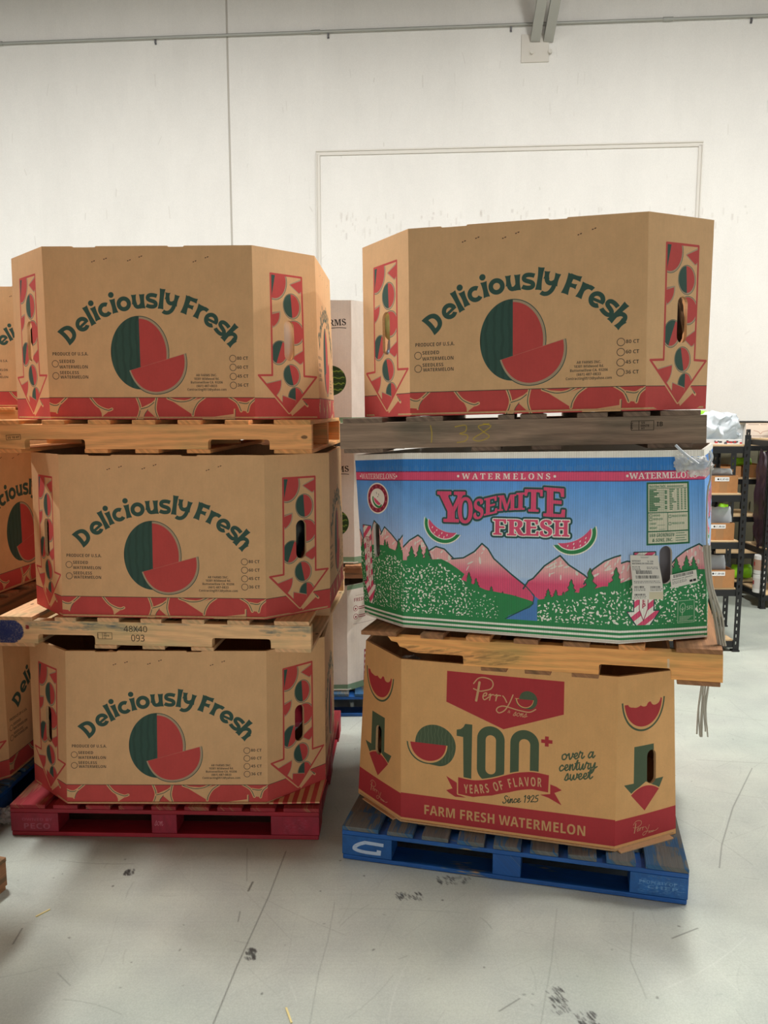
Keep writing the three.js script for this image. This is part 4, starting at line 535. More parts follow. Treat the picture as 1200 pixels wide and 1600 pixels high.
// painted block pallet, nine blocks; origin on the floor under the middle of its front edge
function blockPallet(label, pos, turn, { paint, deck, fronts = [], category = 'pallet' }) {
  const t = thing('block_pallet', label, category, pos, turn), bw = 0.19, cw = 0.1;
  const xs = [[-PW / 2 + bw / 2, bw], [0, cw], [PW / 2 - bw / 2, bw]], zs = [-0.05, -PD / 2, -PD + 0.05];
  const n = 9, gap = 0.032, edgeW = 0.14, inner = (PW - 2 * edgeW - (n - 1) * gap) / (n - 2);
  let x = -PW / 2; for (let i = 0; i < n; i++) { const w = i === 0 || i === n - 1 ? edgeW : inner; part('deck_board', plank(w, 0.016, PD, x + w / 2, 0.122, -PD / 2, 2), deck, t); x += w + gap; }
  for (const z of zs) part('stringer_board', plank(PW, 0.017, 0.1, 0, 0.1052, z, 0), paint, t);
  zs.forEach((z, k) => xs.forEach(([bx, w], i) => part('block', k === 0 && fronts[i] ? new RoundedBoxGeometry(w, 0.078, 0.1, 1, 0.003) : woodUV(new RoundedBoxGeometry(w, 0.078, 0.1, 1, 0.003), 2), k === 0 && fronts[i] ? [paint, paint, paint, paint, fronts[i], paint] : paint, t).position.set(bx, 0.0575, z)));
  for (const z of zs) part('base_board', plank(PW - 0.006, 0.017, 0.1, 0, 0.0095, z, 0), paint, t);
  for (const sx of [-1, 1]) part('base_board', plank(0.1, 0.017, PD - 0.21, sx * (PW / 2 - 0.06), 0.0095, -PD / 2, 2), paint, t);
  return t;
}
// ------------------------------------------------------------------ corrugated bulk bins
const CARD = 0.011;
function panelGeo(c, W, H, { hole, notches = [], bulge = 0, slant = 0 } = {}) {   // c: bottom left, bottom right, top right, top left seen from outside
  const xs = new Set([0, W]), ys = new Set([0, H]); const N = 8, M = 6; for (let i = 1; i < N; i++) xs.add((W * i) / N); for (let i = 1; i < M; i++) ys.add((H * i) / M);
  let hb = null; if (hole) { const { x, y, w, h } = hole, m = 0.012; hb = [x - w / 2 - m, x + w / 2 + m, y - h / 2 - m, y + h / 2 + m]; for (const s of [xs, ys]) for (const v of [...s]) { const [a, b] = s === xs ? [hb[0], hb[1]] : [hb[2], hb[3]]; if (v > a - 0.01 && v < b + 0.01 && v > 0 && v < (s === xs ? W : H)) s.delete(v); } xs.add(hb[0]); xs.add(hb[1]); ys.add(hb[2]); ys.add(hb[3]); }
  for (const [a, b] of notches) for (const v of [a, a + 0.004, b - 0.004, b]) xs.add(v);
  ys.add(H - 0.02); const X = [...xs].sort((a, b) => a - b), Y = [...ys].sort((a, b) => a - b);
  const nrm = V().subVectors(c[1], c[0]).cross(V().subVectors(c[3], c[0])).normalize(), tmp = V(), a = V(), b = V();
  const cutTop = (x) => { for (const [x0, x1, d] of notches) if (x > x0 - 1e-6 && x < x1 + 1e-6) return x <= x0 + 1e-6 || x >= x1 - 1e-6 ? 0 : d; return 0; };
  const at = (x, y, w) => { if (y > H - 1e-6) y -= cutTop(x); const s = x / W, q = y / H; a.lerpVectors(c[0], c[1], s); b.lerpVectors(c[3], c[2], s); tmp.lerpVectors(a, b, q); return tmp.addScaledVector(nrm, w + bulge * Math.sin(Math.PI * s) * Math.sin(Math.PI * q * 0.9 + 0.15)); };
  const pos = [], uv = [], idx = [[], []]; const put = (x, y, w) => { const p = at(x, y, w); pos.push(p.x, p.y, p.z); uv.push(x / W, y / H); return pos.length / 3 - 1; };
  const tris = []; const inHole = (x0, x1, y0, y1) => hb && x0 > hb[0] - 1e-9 && x1 < hb[1] + 1e-9 && y0 > hb[2] - 1e-9 && y1 < hb[3] + 1e-9;
  for (let i = 0; i < X.length - 1; i++) for (let j = 0; j < Y.length - 1; j++) { if (inHole(X[i], X[i + 1], Y[j], Y[j + 1])) continue; const A = [X[i], Y[j]], B = [X[i + 1], Y[j]], C = [X[i + 1], Y[j + 1]], D = [X[i], Y[j + 1]]; tris.push([A, B, C], [A, C, D]); }
  const loops = [];
  if (hole) {
    const outer = [[hb[0], hb[2]], [hb[1], hb[2]], [hb[1], hb[3]], [hb[0], hb[3]]].map((p) => new THREE.Vector2(...p)), ring = [], r = hole.w / 2, hy = hole.h / 2 - r;
    for (let i = 0; i <= 10; i++) { const t = (i / 10) * Math.PI; ring.push(new THREE.Vector2(hole.x + r * Math.cos(t), hole.y + hy + r * Math.sin(t))); } for (let i = 0; i <= 10; i++) { const t = Math.PI + (i / 10) * Math.PI; ring.push(new THREE.Vector2(hole.x + r * Math.cos(t), hole.y - hy + r * Math.sin(t))); }
    const all = [...outer, ...[...ring].reverse()], rev = [...ring].reverse(); for (const f of THREE.ShapeUtils.triangulateShape(outer, [rev])) { const q = f.map((k) => [all[k].x, all[k].y]); const ar = (q[1][0] - q[0][0]) * (q[2][1] - q[0][1]) - (q[2][0] - q[0][0]) * (q[1][1] - q[0][1]); tris.push(ar > 0 ? q : [q[0], q[2], q[1]]); }
    loops.push(rev.map((p) => [p.x, p.y]));
  }
  loops.push([...X.map((x) => [x, 0]), ...Y.slice(1).map((y) => [W, y]), ...X.slice(0, -1).reverse().map((x) => [x, H]), ...Y.slice(1, -1).reverse().map((y) => [0, y])]);
  const seen = new Map(), vert = (p, w) => { const k = p[0].toFixed(5) + ',' + p[1].toFixed(5) + ',' + w; if (!seen.has(k)) seen.set(k, put(p[0], p[1], w)); return seen.get(k); };
  for (const [A, B, C] of tris) { idx[0].push(vert(A, 0), vert(B, 0), vert(C, 0)); idx[1].push(vert(A, -CARD), vert(C, -CARD), vert(B, -CARD)); }
  for (const L of loops) for (let i = 0; i < L.length; i++) { const p = L[i], q = L[(i + 1) % L.length]; const v = [put(p[0], p[1], 0), put(q[0], q[1], 0), put(q[0], q[1], -CARD), put(p[0], p[1], -CARD)]; idx[1].push(v[0], v[2], v[1], v[0], v[3], v[2]); }
  const g = new THREE.BufferGeometry(); g.setAttribute('position', new THREE.Float32BufferAttribute(pos, 3)); g.setAttribute('uv', new THREE.Float32BufferAttribute(uv, 2)); g.setIndex([...idx[0], ...idx[1]]); g.addGroup(0, idx[0].length, 0); g.addGroup(idx[0].length, idx[1].length, 1); g.computeVertexNormals(); return g;
}
// plan corners [x, y, z at the base, x, y, z at the rim] in the bin's own axes, going round from the left outer corner
const ring = (a, cx, cz, d, h, fix = {}) => { const base = { lo: [-a - cx, -cz], fl: [-a, 0], fr: [a, 0], ro: [a + cx, -cz], rb: [a + cx, -cz - d], br: [a, -2 * cz - d], bl: [-a, -2 * cz - d], lb: [-a - cx, -cz - d] }; const o = {}; for (const k in base) o[k] = fix[k] || [base[k][0], 0, base[k][1], base[k][0], h, base[k][1]]; return o; };
function bin(name, label, category, pos, turn, corners, skin, { holes = {}, notches = [], bulge = 0.004, group, roll = 0, lining = MAT.kraft } = {}) {
  const t = thing(name, label, category, pos, turn, group); const K = ['lo', 'fl', 'fr', 'ro', 'rb', 'br', 'bl', 'lb'], kinds = ['corner_panel', 'front_panel', 'corner_panel', 'side_panel', 'corner_panel', 'back_panel', 'corner_panel', 'side_panel'], key = ['cornerL', 'front', 'cornerR', 'side', 'cornerR', 'front', 'cornerL', 'side'];
  for (let i = 0; i < 8; i++) {
    const p = corners[K[i]], q = corners[K[(i + 1) % 8]], c = [V(p[0], p[1], p[2]), V(q[0], q[1], q[2]), V(q[3], q[4], q[5]), V(p[3], p[4], p[5])]; const W = c[0].distanceTo(c[1]), H = c[0].distanceTo(c[3]);
    const hole = holes[key[i]] && kinds[i] === 'corner_panel' ? { x: holes[key[i]][0] * W, y: holes[key[i]][1] * H, w: holes[key[i]][2], h: holes[key[i]][3] } : null;
    part(kinds[i], panelGeo(c, W, H, { hole, bulge, notches: kinds[i] === 'front_panel' || kinds[i] === 'back_panel' ? notches.map(([a, b, d]) => [a * W, b * W, d]) : [] }), [skin[key[i]], lining], t);
  }
  const s = new THREE.Shape(K.map((k) => new THREE.Vector2(corners[k][0] * 0.985, -corners[k][2] * 0.985 - 0.006))), f = new THREE.ExtrudeGeometry(s, { depth: 0.006, bevelEnabled: false }); f.rotateX(-Math.PI / 2);
  const b = part('bottom_panel', f, lining, t); b.position.y = 0.004; b.rotation.z = roll; return t;
}
const ARCHED = { front: MAT.arched, side: MAT.arched, cornerL: MAT.arrow, cornerR: MAT.arrow }, ARCHED_HOLES = { cornerL: [0.535, 0.471, 0.046, 0.15], cornerR: [0.535, 0.471, 0.046, 0.15] }, NICKS = [[0.145, 0.26, 0.004], [0.6, 0.68, 0.004]];
const arched = (label, pos, turn, fix, opt = {}) => bin('cardboard_bin', label, 'bin', pos, turn, ring(0.39, 0.2137, 0.193, 0.542, 0.624, fix), ARCHED, { holes: ARCHED_HOLES, notches: NICKS, ...opt });

// left stack, floor to top
blockPallet('red painted block pallet on the floor under the left stack', [-0.8612, 0, -2.9027], -0.0288, { paint: MAT.red, deck: MAT.redWorn, fronts: [MAT_RED_OWNER(), std({ map: TEX.redChalk, roughness: 0.6 }), std({ map: TEX.redScuff, roughness: 0.6 })] });
function MAT_RED_OWNER() { return std({ map: TEX.redOwner, roughness: 0.6 }); }
const binA = arched('kraft melon bin with green arched lettering standing on the red floor pallet', [-0.846, 0.131, -2.922], -0.003, { lo: [-0.611, 0, -0.1936, -0.6017, 0.62, -0.1929], fl: [-0.3994, 0, 0, -0.3747, 0.62, 0], fr: [0.3899, 0, 0, 0.3953, 0.62, 0], ro: [0.6023, 0, -0.1916, 0.6033, 0.62, -0.193], rb: [0.6033, 0, -0.735, 0.5988, 0.62, -0.735] });
stringerPallet('pale pine pallet stamped 48X40 with blue dye on its left end', [-0.8835, 0.7706, -2.926], -0.074, { face: std({ map: TEX.face2, bumpMap: TEX.fibreBump, bumpScale: 0.0008 }), deck: MAT.pine, seed: 2 });
arched('kraft melon bin with green arched lettering in the middle of the left stack', [-0.834, 0.878, -2.932], -0.058, { lo: [-0.603, 0, -0.1933, -0.5935, 0.622, -0.1935], fl: [-0.4033, 0, 0, -0.3876, 0.622, 0], fr: [0.3881, 0, 0, 0.392, 0.622, 0], ro: [0.6079, 0, -0.1924, 0.6083, 0.622, -0.1933], rb: [0.6033, 0, -0.735, 0.5924, 0.622, -0.7344] });
stringerPallet('orange pine pallet with dark fork notches under the top left bin', [-0.8727, 1.5237, -2.8995], -0.0467, { face: std({ map: TEX.face3, bumpMap: TEX.fibreBump, bumpScale: 0.0008 }), deck: MAT.orange, seed: 3 });
arched('kraft melon bin with green arched lettering at the top of the left stack', [-0.869, 1.631, -2.972], -0.037, { lo: [-0.6092, 0, -0.1934, -0.5996, 0.6227, -0.1929], fl: [-0.3877, 0, 0, -0.3868, 0.6291, 0], fr: [0.3889, 0, 0, 0.3892, 0.6279, 0], ro: [0.6083, 0, -0.1923, 0.5937, 0.6254, -0.1928], rb: [0.6117, 0, -0.7334, 0.5949, 0.6182, -0.7339] });
{ // striped base flap that lies out on the red pallet
  const tex = canvasTex(256, 128, (c) => { c.fillStyle = KRAFT; c.fillRect(0, 0, 256, 128); for (let i = 0; i < 6; i++) poly(c, [[20 + i * 42, 128], [42 + i * 42, 128], [52 + i * 42, 0], [30 + i * 42, 0]], RED); grain(c, 256, 128, { seed: 6 }); });
  const s = new THREE.Shape([[0, 0], [0.2, 0], [0.213, 0.19], [0.205, 0.192]].map((p) => new THREE.Vector2(...p))), g = new THREE.ExtrudeGeometry(s, { depth: 0.006, bevelEnabled: false }), p = g.attributes.position, u = g.attributes.uv; for (let i = 0; i < p.count; i++) u.setXY(i, p.getX(i) / 0.22, p.getY(i) / 0.2); g.rotateX(-Math.PI / 2);
  const m = part('base_flap', g, std({ map: tex }), binA); m.position.set(0.395, 0.002, 0.004); m.rotation.z = 0.02;
}

// right stack
blockPallet('blue painted block pallet on the floor under the right stack', [0.436, 0, -2.6183], -0.2349, { paint: MAT.blue, deck: MAT.blueWorn, fronts: [std({ map: TEX.blueC, roughness: 0.55 }), null, std({ map: TEX.blueSmear, roughness: 0.55 })] });
const binE = bin('cardboard_bin', 'kraft melon bin with a red pennant and 100 plus print on the blue pallet', 'bin', [0.433, 0.131, -2.687], -0.267, ring(0.384, 0.204, 0.177, 0.617, 0.63, { lo: [-0.6031, 0, -0.1714, -0.5722, 0.635, -0.1829], fl: [-0.3837, 0, 0, -0.3836, 0.632, 0], fr: [0.3883, 0, 0, 0.3796, 0.6338, 0], ro: [0.6063, 0, -0.1831, 0.572, 0.62, -0.1694] }), { front: MAT.pennant, side: MAT.pennant, cornerL: MAT.pennantCorner, cornerR: MAT.pennantCorner }, { holes: { cornerL: [0.47, 0.427, 0.04, 0.118], cornerR: [0.575, 0.452, 0.044, 0.128] } });
for (const [x, z, w, d, a] of [[-0.485, -0.078, 0.2, 0.03, -0.66], [0.492, -0.082, 0.24, 0.035, 0.68]]) { const m = part('base_flap', rbox(w, 0.006, d, 0, 0, 0), MAT.kraft, binE); m.position.set(x, 0.001, z); m.rotation.y = a; }
stringerPallet('orange pine pallet with a splintered left end under the blue mountain bin', [0.4957, 0.785, -2.6008], -0.3262, { face: std({ map: TEX.faceB, bumpMap: TEX.fibreBump, bumpScale: 0.0008 }), deck: [MAT.brown, MAT.brown, MAT.orange], edge: MAT.orange, roll: 0.039, broken: true, seed: 5, low: [[-0.12, 0.09], [0.03, 0.088], [0.19, 0.088], [0.54, 0.13]] });
const binY = bin('cardboard_bin', 'white melon bin printed with a blue sky, pink mountains and green forest', 'bin', [0.416, 0.893, -2.643], -0.35, ring(0.378, 0.244, 0.15, 0.654, 0.63, ycorners()), { front: MAT.mount, side: MAT.mount, cornerL: MAT.mountL, cornerR: MAT.mountR }, { holes: { cornerL: [0.465, 0.492, 0.04, 0.13], cornerR: [0.504, 0.407, 0.046, 0.127] }, bulge: 0.012, lining: MAT.paleLiner, roll: 0.039 });
function ycorners() { return YC; }
stringerPallet('weathered grey pallet with yellow chalk marks under the top right bin', [0.4468, 1.545, -2.6736], -0.1755, { face: std({ map: TEX.faceD, bumpMap: TEX.fibreBump, bumpScale: 0.0012 }), deck: MAT.greyed, roll: 0.0254, notch: false, seed: 7, boards: [[-0.53, 0.14], [-0.31, 0.13], [-0.03, 0.06], [0.06, 0.09], [0.25, 0.1], [0.39, 0.09], [0.53, 0.13]], low: [[-0.53, 0.14], [-0.1, 0.1], [0.1, 0.1], [0.5, 0.14]] });
arched('kraft melon bin with green arched lettering at the top of the right stack', [0.465, 1.654, -2.674], -0.24, { lo: [-0.6007, -0.0153, -0.1935, -0.6079, 0.6045, -0.1913], fl: [-0.3847, -0.0099, 0, -0.3948, 0.6204, 0], fr: [0.3951, 0.0099, 0, 0.3808, 0.6328, 0], ro: [0.6071, 0.0153, -0.1944, 0.6035, 0.6372, -0.1927], rb: [0.6033, 0.0153, -0.735, 0.6033, 0.6397, -0.735], br: [0.3896, 0.0099, -0.928, 0.3896, 0.6342, -0.928], bl: [-0.3896, -0.0099, -0.928, -0.3896, 0.6144, -0.928], lb: [-0.6033, -0.0153, -0.735, -0.6033, 0.609, -0.735] }, { roll: 0.025 });

// paper stickers on the mountain bin's right corner: parts of the bin
{
  const paper = (w, h, seed, draw) => std({ map: canvasTex(w, h, (c) => { c.fillStyle = '#e9e4da'; c.fillRect(0, 0, w, h); draw(c, RND(seed)); }), roughness: 0.7 });
  const bars = (c, r, x, y, w, h) => { c.fillStyle = '#333'; for (let q = x; q < x + w;) { const k = 1 + r() * 4; c.fillRect(q, y, k, h); q += k + 1 + r() * 4; } };
  const lines = (c, r, x, y, n, w) => { c.fillStyle = '#555'; for (let i = 0; i < n; i++) { let q = x; while (q < x + w) { const k = 4 + r() * 14; c.fillRect(q, y + i * 13, k, 5); q += k + 5; } } };
  const big = paper(256, 384, 3, (c, r) => { c.fillStyle = '#8a8a86'; c.fillRect(90, 12, 80, 3); c.fillRect(96, 20, 66, 3); text(c, 'WATERMELON SEEDLESS', 12, 78, 17, { color: '#444', width: 190 }); text(c, '30703367', 12, 56, 16, { color: '#444', width: 80 }); text(c, '12  USA', 150, 58, 16, { color: '#444' }); lines(c, r, 12, 96, 3, 70); lines(c, r, 140, 100, 2, 100); bars(c, r, 40, 130, 140, 30); bars(c, r, 34, 172, 200, 26); lines(c, r, 14, 218, 2, 220); bars(c, r, 16, 262, 84, 16); bars(c, r, 150, 264, 84, 16); lines(c, r, 14, 284, 2, 90); lines(c, r, 150, 286, 2, 90); bars(c, r, 18, 330, 84, 16); lines(c, r, 14, 352, 2, 90); c.fillStyle = '#d9d0b4'; c.fillRect(140, 316, 116, 68); });
  const small = paper(256, 160, 4, (c, r) => { bars(c, r, 30, 8, 190, 36); text(c, 'PRODUCE OF MEXICO', 14, 70, 16, { color: '#333', width: 200 }); lines(c, r, 14, 84, 3, 130); c.fillStyle = '#1b1b1b'; c.fillRect(180, 108, 28, 28); c.fillRect(214, 108, 28, 28); });
  const p = YC.fr, q = YC.ro, c0 = V(p[0], p[1], p[2]), c1 = V(q[0], q[1], q[2]), t0 = V(p[3], p[4], p[5]), t1 = V(q[3], q[4], q[5]);
  const spot = (s, y, w) => { const a = V().lerpVectors(c0, c1, s), b = V().lerpVectors(t0, t1, s), n = V().subVectors(c1, c0).cross(V().subVectors(t0, c0)).normalize(); return a.lerp(b, y).addScaledVector(n, w); };
  const sheet = (corners, lift, m) => { const g = new THREE.PlaneGeometry(1, 1, 6, 10), P = g.attributes.position; for (let i = 0; i < P.count; i++) { const u = P.getX(i) + 0.5, v = P.getY(i) + 0.5; const s = (corners[0][0] * (1 - u) + corners[1][0] * u) * (1 - v) + (corners[3][0] * (1 - u) + corners[2][0] * u) * v, y = (corners[0][1] * (1 - u) + corners[1][1] * u) * (1 - v) + (corners[3][1] * (1 - u) + corners[2][1] * u) * v; const k = spot(s / 286, 1 - y / 634, 0.0165 + lift(u, v)); P.setXYZ(i, k.x, k.y, k.z); } const back = g.clone(); back.index.array.reverse(); const B = back.attributes.position; g.computeVertexNormals(); const n = g.attributes.normal; for (let i = 0; i < B.count; i++) B.setXYZ(i, B.getX(i) - n.getX(i) * 0.0008, B.getY(i) - n.getY(i) * 0.0008, B.getZ(i) - n.getZ(i) * 0.0008); back.computeVertexNormals(); return part('paper_label', merge([g, back]), m, binY); };
  sheet([[22, 479], [124, 483], [117, 342], [24, 336]], (u, v) => 0.004 + 0.016 * (1 - v) + 0.006 * Math.sin(v * 5), big); sheet([[160, 454], [248, 438], [243, 395], [156, 409]], () => 0.001, small);
}
// ------------------------------------------------------------------ what can be seen inside the bins
function lump(r, seed, [sx, sy, sz] = [1, 1, 1], rough = 0.16, detail = 24) {   // a crumpled or rounded mass
  const g = new THREE.SphereGeometry(r, detail, Math.round(detail * 0.7)), p = g.attributes.position;
  for (let i = 0; i < p.count; i++) { const x = p.getX(i) / r, y = p.getY(i) / r, z = p.getZ(i) / r; const k = 1 + rough * (fbm(x * 2 + seed, y * 2, z * 2 + seed, 4) * 1.6 + Math.abs(noise(x * 4 + seed, y * 4, z * 4)) * 0.6); p.setXYZ(i, p.getX(i) * k * sx, p.getY(i) * k * sy, p.getZ(i) * k * sz); }
  g.computeVertexNormals(); return g;
}
const inBin = (b, x, y, z) => b.localToWorld(V(x, y, z));
function lay(m, p) { m.position.copy(p); return m; }
scene.updateMatrixWorld(true);
const allBins = scene.children.filter((o) => o.name.startsWith('cardboard_bin'));
const [bA, bB, bC, bE, bY, bD] = allBins;
{
  const redWhite = canvasTex(128, 128, (c) => { c.fillStyle = '#9c2338'; c.fillRect(0, 0, 128, 128); c.fillStyle = '#ddd4d2'; c.fillRect(0, 78, 128, 60); c.fillStyle = '#b04a58'; for (let i = 0; i < 9; i++) c.fillRect(i * 15, 76 + (i % 3) * 4, 8, 9); });
  lay(single('plastic_sack', lump(0.1, 3, [1, 1.3, 1], 0.2), std({ map: redWhite, roughness: 0.4 }), 'red and white plastic sack showing through the hand hole above the red pallet', 'sack'), inBin(bA, 0.42, 0.32, -0.195));
  lay(single('packaging_foam', lump(0.11, 5, [1, 1.4, 0.9], 0.05), std({ color: 0xefe9e0, roughness: 0.7 }), 'white foam packing seen through the hand hole of the top left bin', 'packaging'), inBin(bC, 0.405, 0.325, -0.2));
  lay(single('melon', lump(0.07, 8, [1, 1.15, 1], 0.04), std({ color: 0xc7c27e, roughness: 0.5 }), 'pale yellow melon peeking from the left hand hole of the top right bin', 'melon'), inBin(bD, -0.455, 0.325, -0.165));
  lay(single('plastic_bag', lump(0.06, 9, [1, 1.2, 1], 0.35), std({ color: 0x9fb8d8, roughness: 0.25 }), 'bluish crumpled plastic bag below the melon in the top right bin', 'bag'), inBin(bD, -0.45, 0.215, -0.165));
  lay(single('plastic_bag', lump(0.13, 12, [0.9, 1.5, 0.9], 0.3), std({ color: 0x8d8a90, roughness: 0.25 }), 'grey plastic bag pressing at the hand hole beside the paper stickers', 'bag'), inBin(bY, 0.44, 0.30, -0.21));
  lay(single('plastic_bag', lump(0.1, 15, [0.7, 1.6, 0.9], 0.3), std({ color: 0xb8b4b0, roughness: 0.2 }), 'silvery plastic bag in the right hand hole of the bin with the red pennant', 'bag'), inBin(bE, 0.42, 0.30, -0.22));
  lay(single('plastic_bag', lump(0.07, 18, [1.2, 0.9, 1], 0.35), std({ color: 0xaeb9c4, roughness: 0.18 }), 'crumpled clear bag just inside the open rim below the splintered pallet end', 'bag'), inBin(bE, -0.42, 0.5, -0.22));
  // dark lumps added behind the other hand holes, standing in for the shade inside
  for (const [b, x, s, label] of [[bB, 0.42, 21, 'dark lump standing in for shade at the right hand hole of the middle left bin'], [bB, -0.42, 22, 'dark lump standing in for shade at the left hand hole of the middle left bin'], [bA, -0.42, 23, 'dark lump standing in for shade at the left hand hole of the bottom left bin'], [bD, 0.42, 24, 'dark lump standing in for shade at the right hand hole of the top right bin'], [bC, -0.42, 25, 'dark lump standing in for shade at the left hand hole of the top left bin'], [bY, -0.42, 26, 'dark blue lump standing in for shade at the left hand hole of the blue mountain bin'], [bE, -0.41, 27, 'dark lump standing in for shade at the left hand hole of the red pennant bin']]) lay(single('shade_lump', lump(0.105, s, [1, 1.3, 0.9], 0.22, 28), std({ color: s === 26 ? 0x10182c : 0x0e1114, roughness: 0.3 }), label, 'shade_filler'), inBin(b, x, 0.32, -0.2));
  lay(single('shade_lump', lump(0.07, 28, [1, 1, 0.6], 0.2, 28), std({ color: 0x0e1114, roughness: 0.3 }), 'dark lump standing in for shade behind the pale melon in the top right bin', 'shade_filler'), inBin(bD, -0.41, 0.40, -0.22));
}

// ------------------------------------------------------------------ neighbours at the left edge
const FG = [-1.478, -1.981], FY = 1.309, fg = (d) => [FG[0] - d * Math.sin(FY), FG[1] - d * Math.cos(FY)];
stringerPallet('brown wooden pallet corner lying on the floor at the far left edge of the foreground', [FG[0], 0.016, FG[1]], FY, { deck: MAT.brown, seed: 11 });
arched('unseen kraft bin added on the foreground pallet to shade the left edge', [fg(0.06)[0], 0.124, fg(0.06)[1]], FY, {});  // unseen stack added here to block light from the sideways bins
stringerPallet('unseen wooden pallet added between the two foreground bins that shade the left edge', [FG[0], 0.766, FG[1]], FY, { deck: MAT.brown, seed: 15 });
stringerPallet('unseen wooden pallet added under the topmost foreground bin that shades the left edge', [FG[0], 1.514, FG[1]], FY, { deck: MAT.brown, seed: 16 });
arched('unseen topmost kraft bin of the foreground stack added to shade the left edge', [fg(0.06)[0], 1.622, fg(0.06)[1]], FY, {});
arched('unseen middle kraft bin of the foreground stack added to shade the left edge', [fg(0.06)[0], 0.874, fg(0.06)[1]], FY, {});
blockPallet('blue block pallet on the floor behind the red one at the left', [-1.535, 0, -3.54], 1.52, { paint: MAT.blue, deck: MAT.blueWorn });
arched('shaded kraft bin turned sideways on the blue pallet at the left edge', [-1.548, 0.131, -3.54], 1.5, {});
stringerPallet('dark wooden pallet between the two sideways bins at the left edge', [-1.6, 0.775, -3.53], 1.48, { deck: MAT.brown, seed: 12 });
arched('shaded kraft bin turned sideways in the middle of the far left stack', [-1.63, 0.883, -3.54], 1.45, {});
const RX = -1.88, RZ = -4.21;
stringerPallet('wooden pallet carrying the rear bin at the upper left edge', [RX + 0.06, 1.575, RZ + 0.02], 0.0, { deck: MAT.orange, seed: 13 });
arched('kraft bin at the upper left edge cut off by the picture border', [-1.745, 1.683, RZ], 0.0, {});
stringerPallet('wooden pallet low behind the left stack', [RX, 0.787, RZ + 0.02], 0.0, { deck: MAT.orange, seed: 14 });
arched('kraft bin hidden low behind the left stack carrying the upper left bin', [RX, 0.895, RZ], 0.0, {});
arched('kraft bin on the floor pallet hidden behind the left stack', [RX, 0.131, RZ], 0.0, {});
blockPallet('blue block pallet on the floor hidden behind the left stack', [RX, 0, RZ + 0.02], 0, { paint: MAT.blue, deck: MAT.blueWorn });

// white bins by the wall, seen in the gap
const white = (label, x, y, z, turn, h, front, print) => bin('cardboard_bin', label, 'bin', [x, y, z], turn, ring(0.39, 0.2137, 0.193, 0.542, h), { front, side: MAT.whiteBlank, cornerL: print, cornerR: print }, { bulge: 0.01, lining: MAT.paleLiner });
blockPallet('dark blue block pallet under the white bins in the gap', [-0.5, 0, -4.13], 0.02, { paint: MAT.blue, deck: MAT.blueWorn });
white('white melon bin with red print and a sage hem at the bottom of the gap', -0.59, 0.131, -4.17, 0.03, 0.59, MAT.whiteBlank, MAT.whiteCorner);
stringerPallet('wooden pallet between the lower white bins in the gap', [-0.5, 0.737, -4.13], 0.02, { deck: MAT.brown, seed: 21 });
white('white melon bin with a sage hem in the middle of the gap', -0.55, 0.845, -4.17, 0.0, 0.62, MAT.whiteFront, MAT.whitePlain);
stringerPallet('wooden pallet under the uppermost white bin in the gap', [-0.5, 1.481, -4.13], 0.02, { deck: MAT.brown, seed: 22 });
white('white melon bin with a printed watermelon at the top of the gap', -0.56, 1.589, -4.17, 0.0, 0.64, MAT.whiteFront, MAT.whitePlain);

// ------------------------------------------------------------------ racks at the right
const POST_H = 1.5;
function postGeo() { const s = new THREE.Shape([[-0.019, 0], [0.019, 0], [0.019, POST_H], [-0.019, POST_H]].map((p) => new THREE.Vector2(...p))); for (let y = 0.05; y < POST_H - 0.03; y += 0.05) { const h = new THREE.Path(); h.moveTo(-0.006, y); h.lineTo(0.002, y); h.lineTo(0.006, y + 0.022); h.lineTo(-0.006, y + 0.022); h.closePath(); s.holes.push(h); } const a = new THREE.ExtrudeGeometry(s, { depth: 0.003, bevelEnabled: false }); return a; }
const postFace = postGeo();
function rack(label, pos, turn, W, D, levels) {   // origin at the front right foot, running to -x and -z
  const t = thing('storage_rack', label, 'shelf', pos, turn);
  for (const [x, z, f] of [[0, 0, 1], [-W, 0, -1], [0, -D, 1], [-W, -D, -1]]) { const back = z < 0; const a = postFace.clone(); move(a, x, 0, back ? z : z - 0.003); const b = move(postFace.clone(), 0, 0, 0, Math.PI / 2); move(b, x + f * 0.019, 0, z + (back ? 0.019 : -0.019)); part('upright', merge([a, b]), MAT.black, t); part('foot', rbox(0.05, 0.012, 0.05, x, 0.006, z + (back ? 0.015 : -0.015)), MAT.black, t); }
  for (const y of levels) { part('beam', rbox(W - 0.03, 0.045, 0.022, -W / 2, y - 0.03, -0.016, 0.003), MAT.black, t); part('beam', rbox(W - 0.03, 0.045, 0.022, -W / 2, y - 0.03, -D + 0.014, 0.003), MAT.black, t); for (const x of [-0.013, -W + 0.013]) part('side_beam', rbox(0.022, 0.045, D - 0.06, x, y - 0.03, -D / 2, 0.003), MAT.black, t); part('shelf_board', rbox(W - 0.04, 0.012, D - 0.02, -W / 2, y, -D / 2, 0.001), MAT.chipboard, t); }
  return t;
}
const LV1 = [1.43, 1.1, 0.775, 0.445, 0.08], R1 = [2.445, 0, -5.31], R2 = [3.44, 0, -7.02], LV2 = [1.36, 1.06, 0.72, 0.385, 0.12];
rack('black steel storage rack with small cartons nearest the floor edge at right', R1, 0, 1.2, 0.5, LV1);
rack('black steel storage rack against the wall behind the first one', R2, 0, 1.25, 0.5, LV2);
rack('black steel storage rack standing directly behind the near one', [2.64, 0, -5.95], 0, 1.2, 0.45, LV1);
rack('third black rack cut off at the right picture edge', [4.4, 0, -6.5], 0, 1.2, 0.45, [1.42, 0.5, 0.12]);
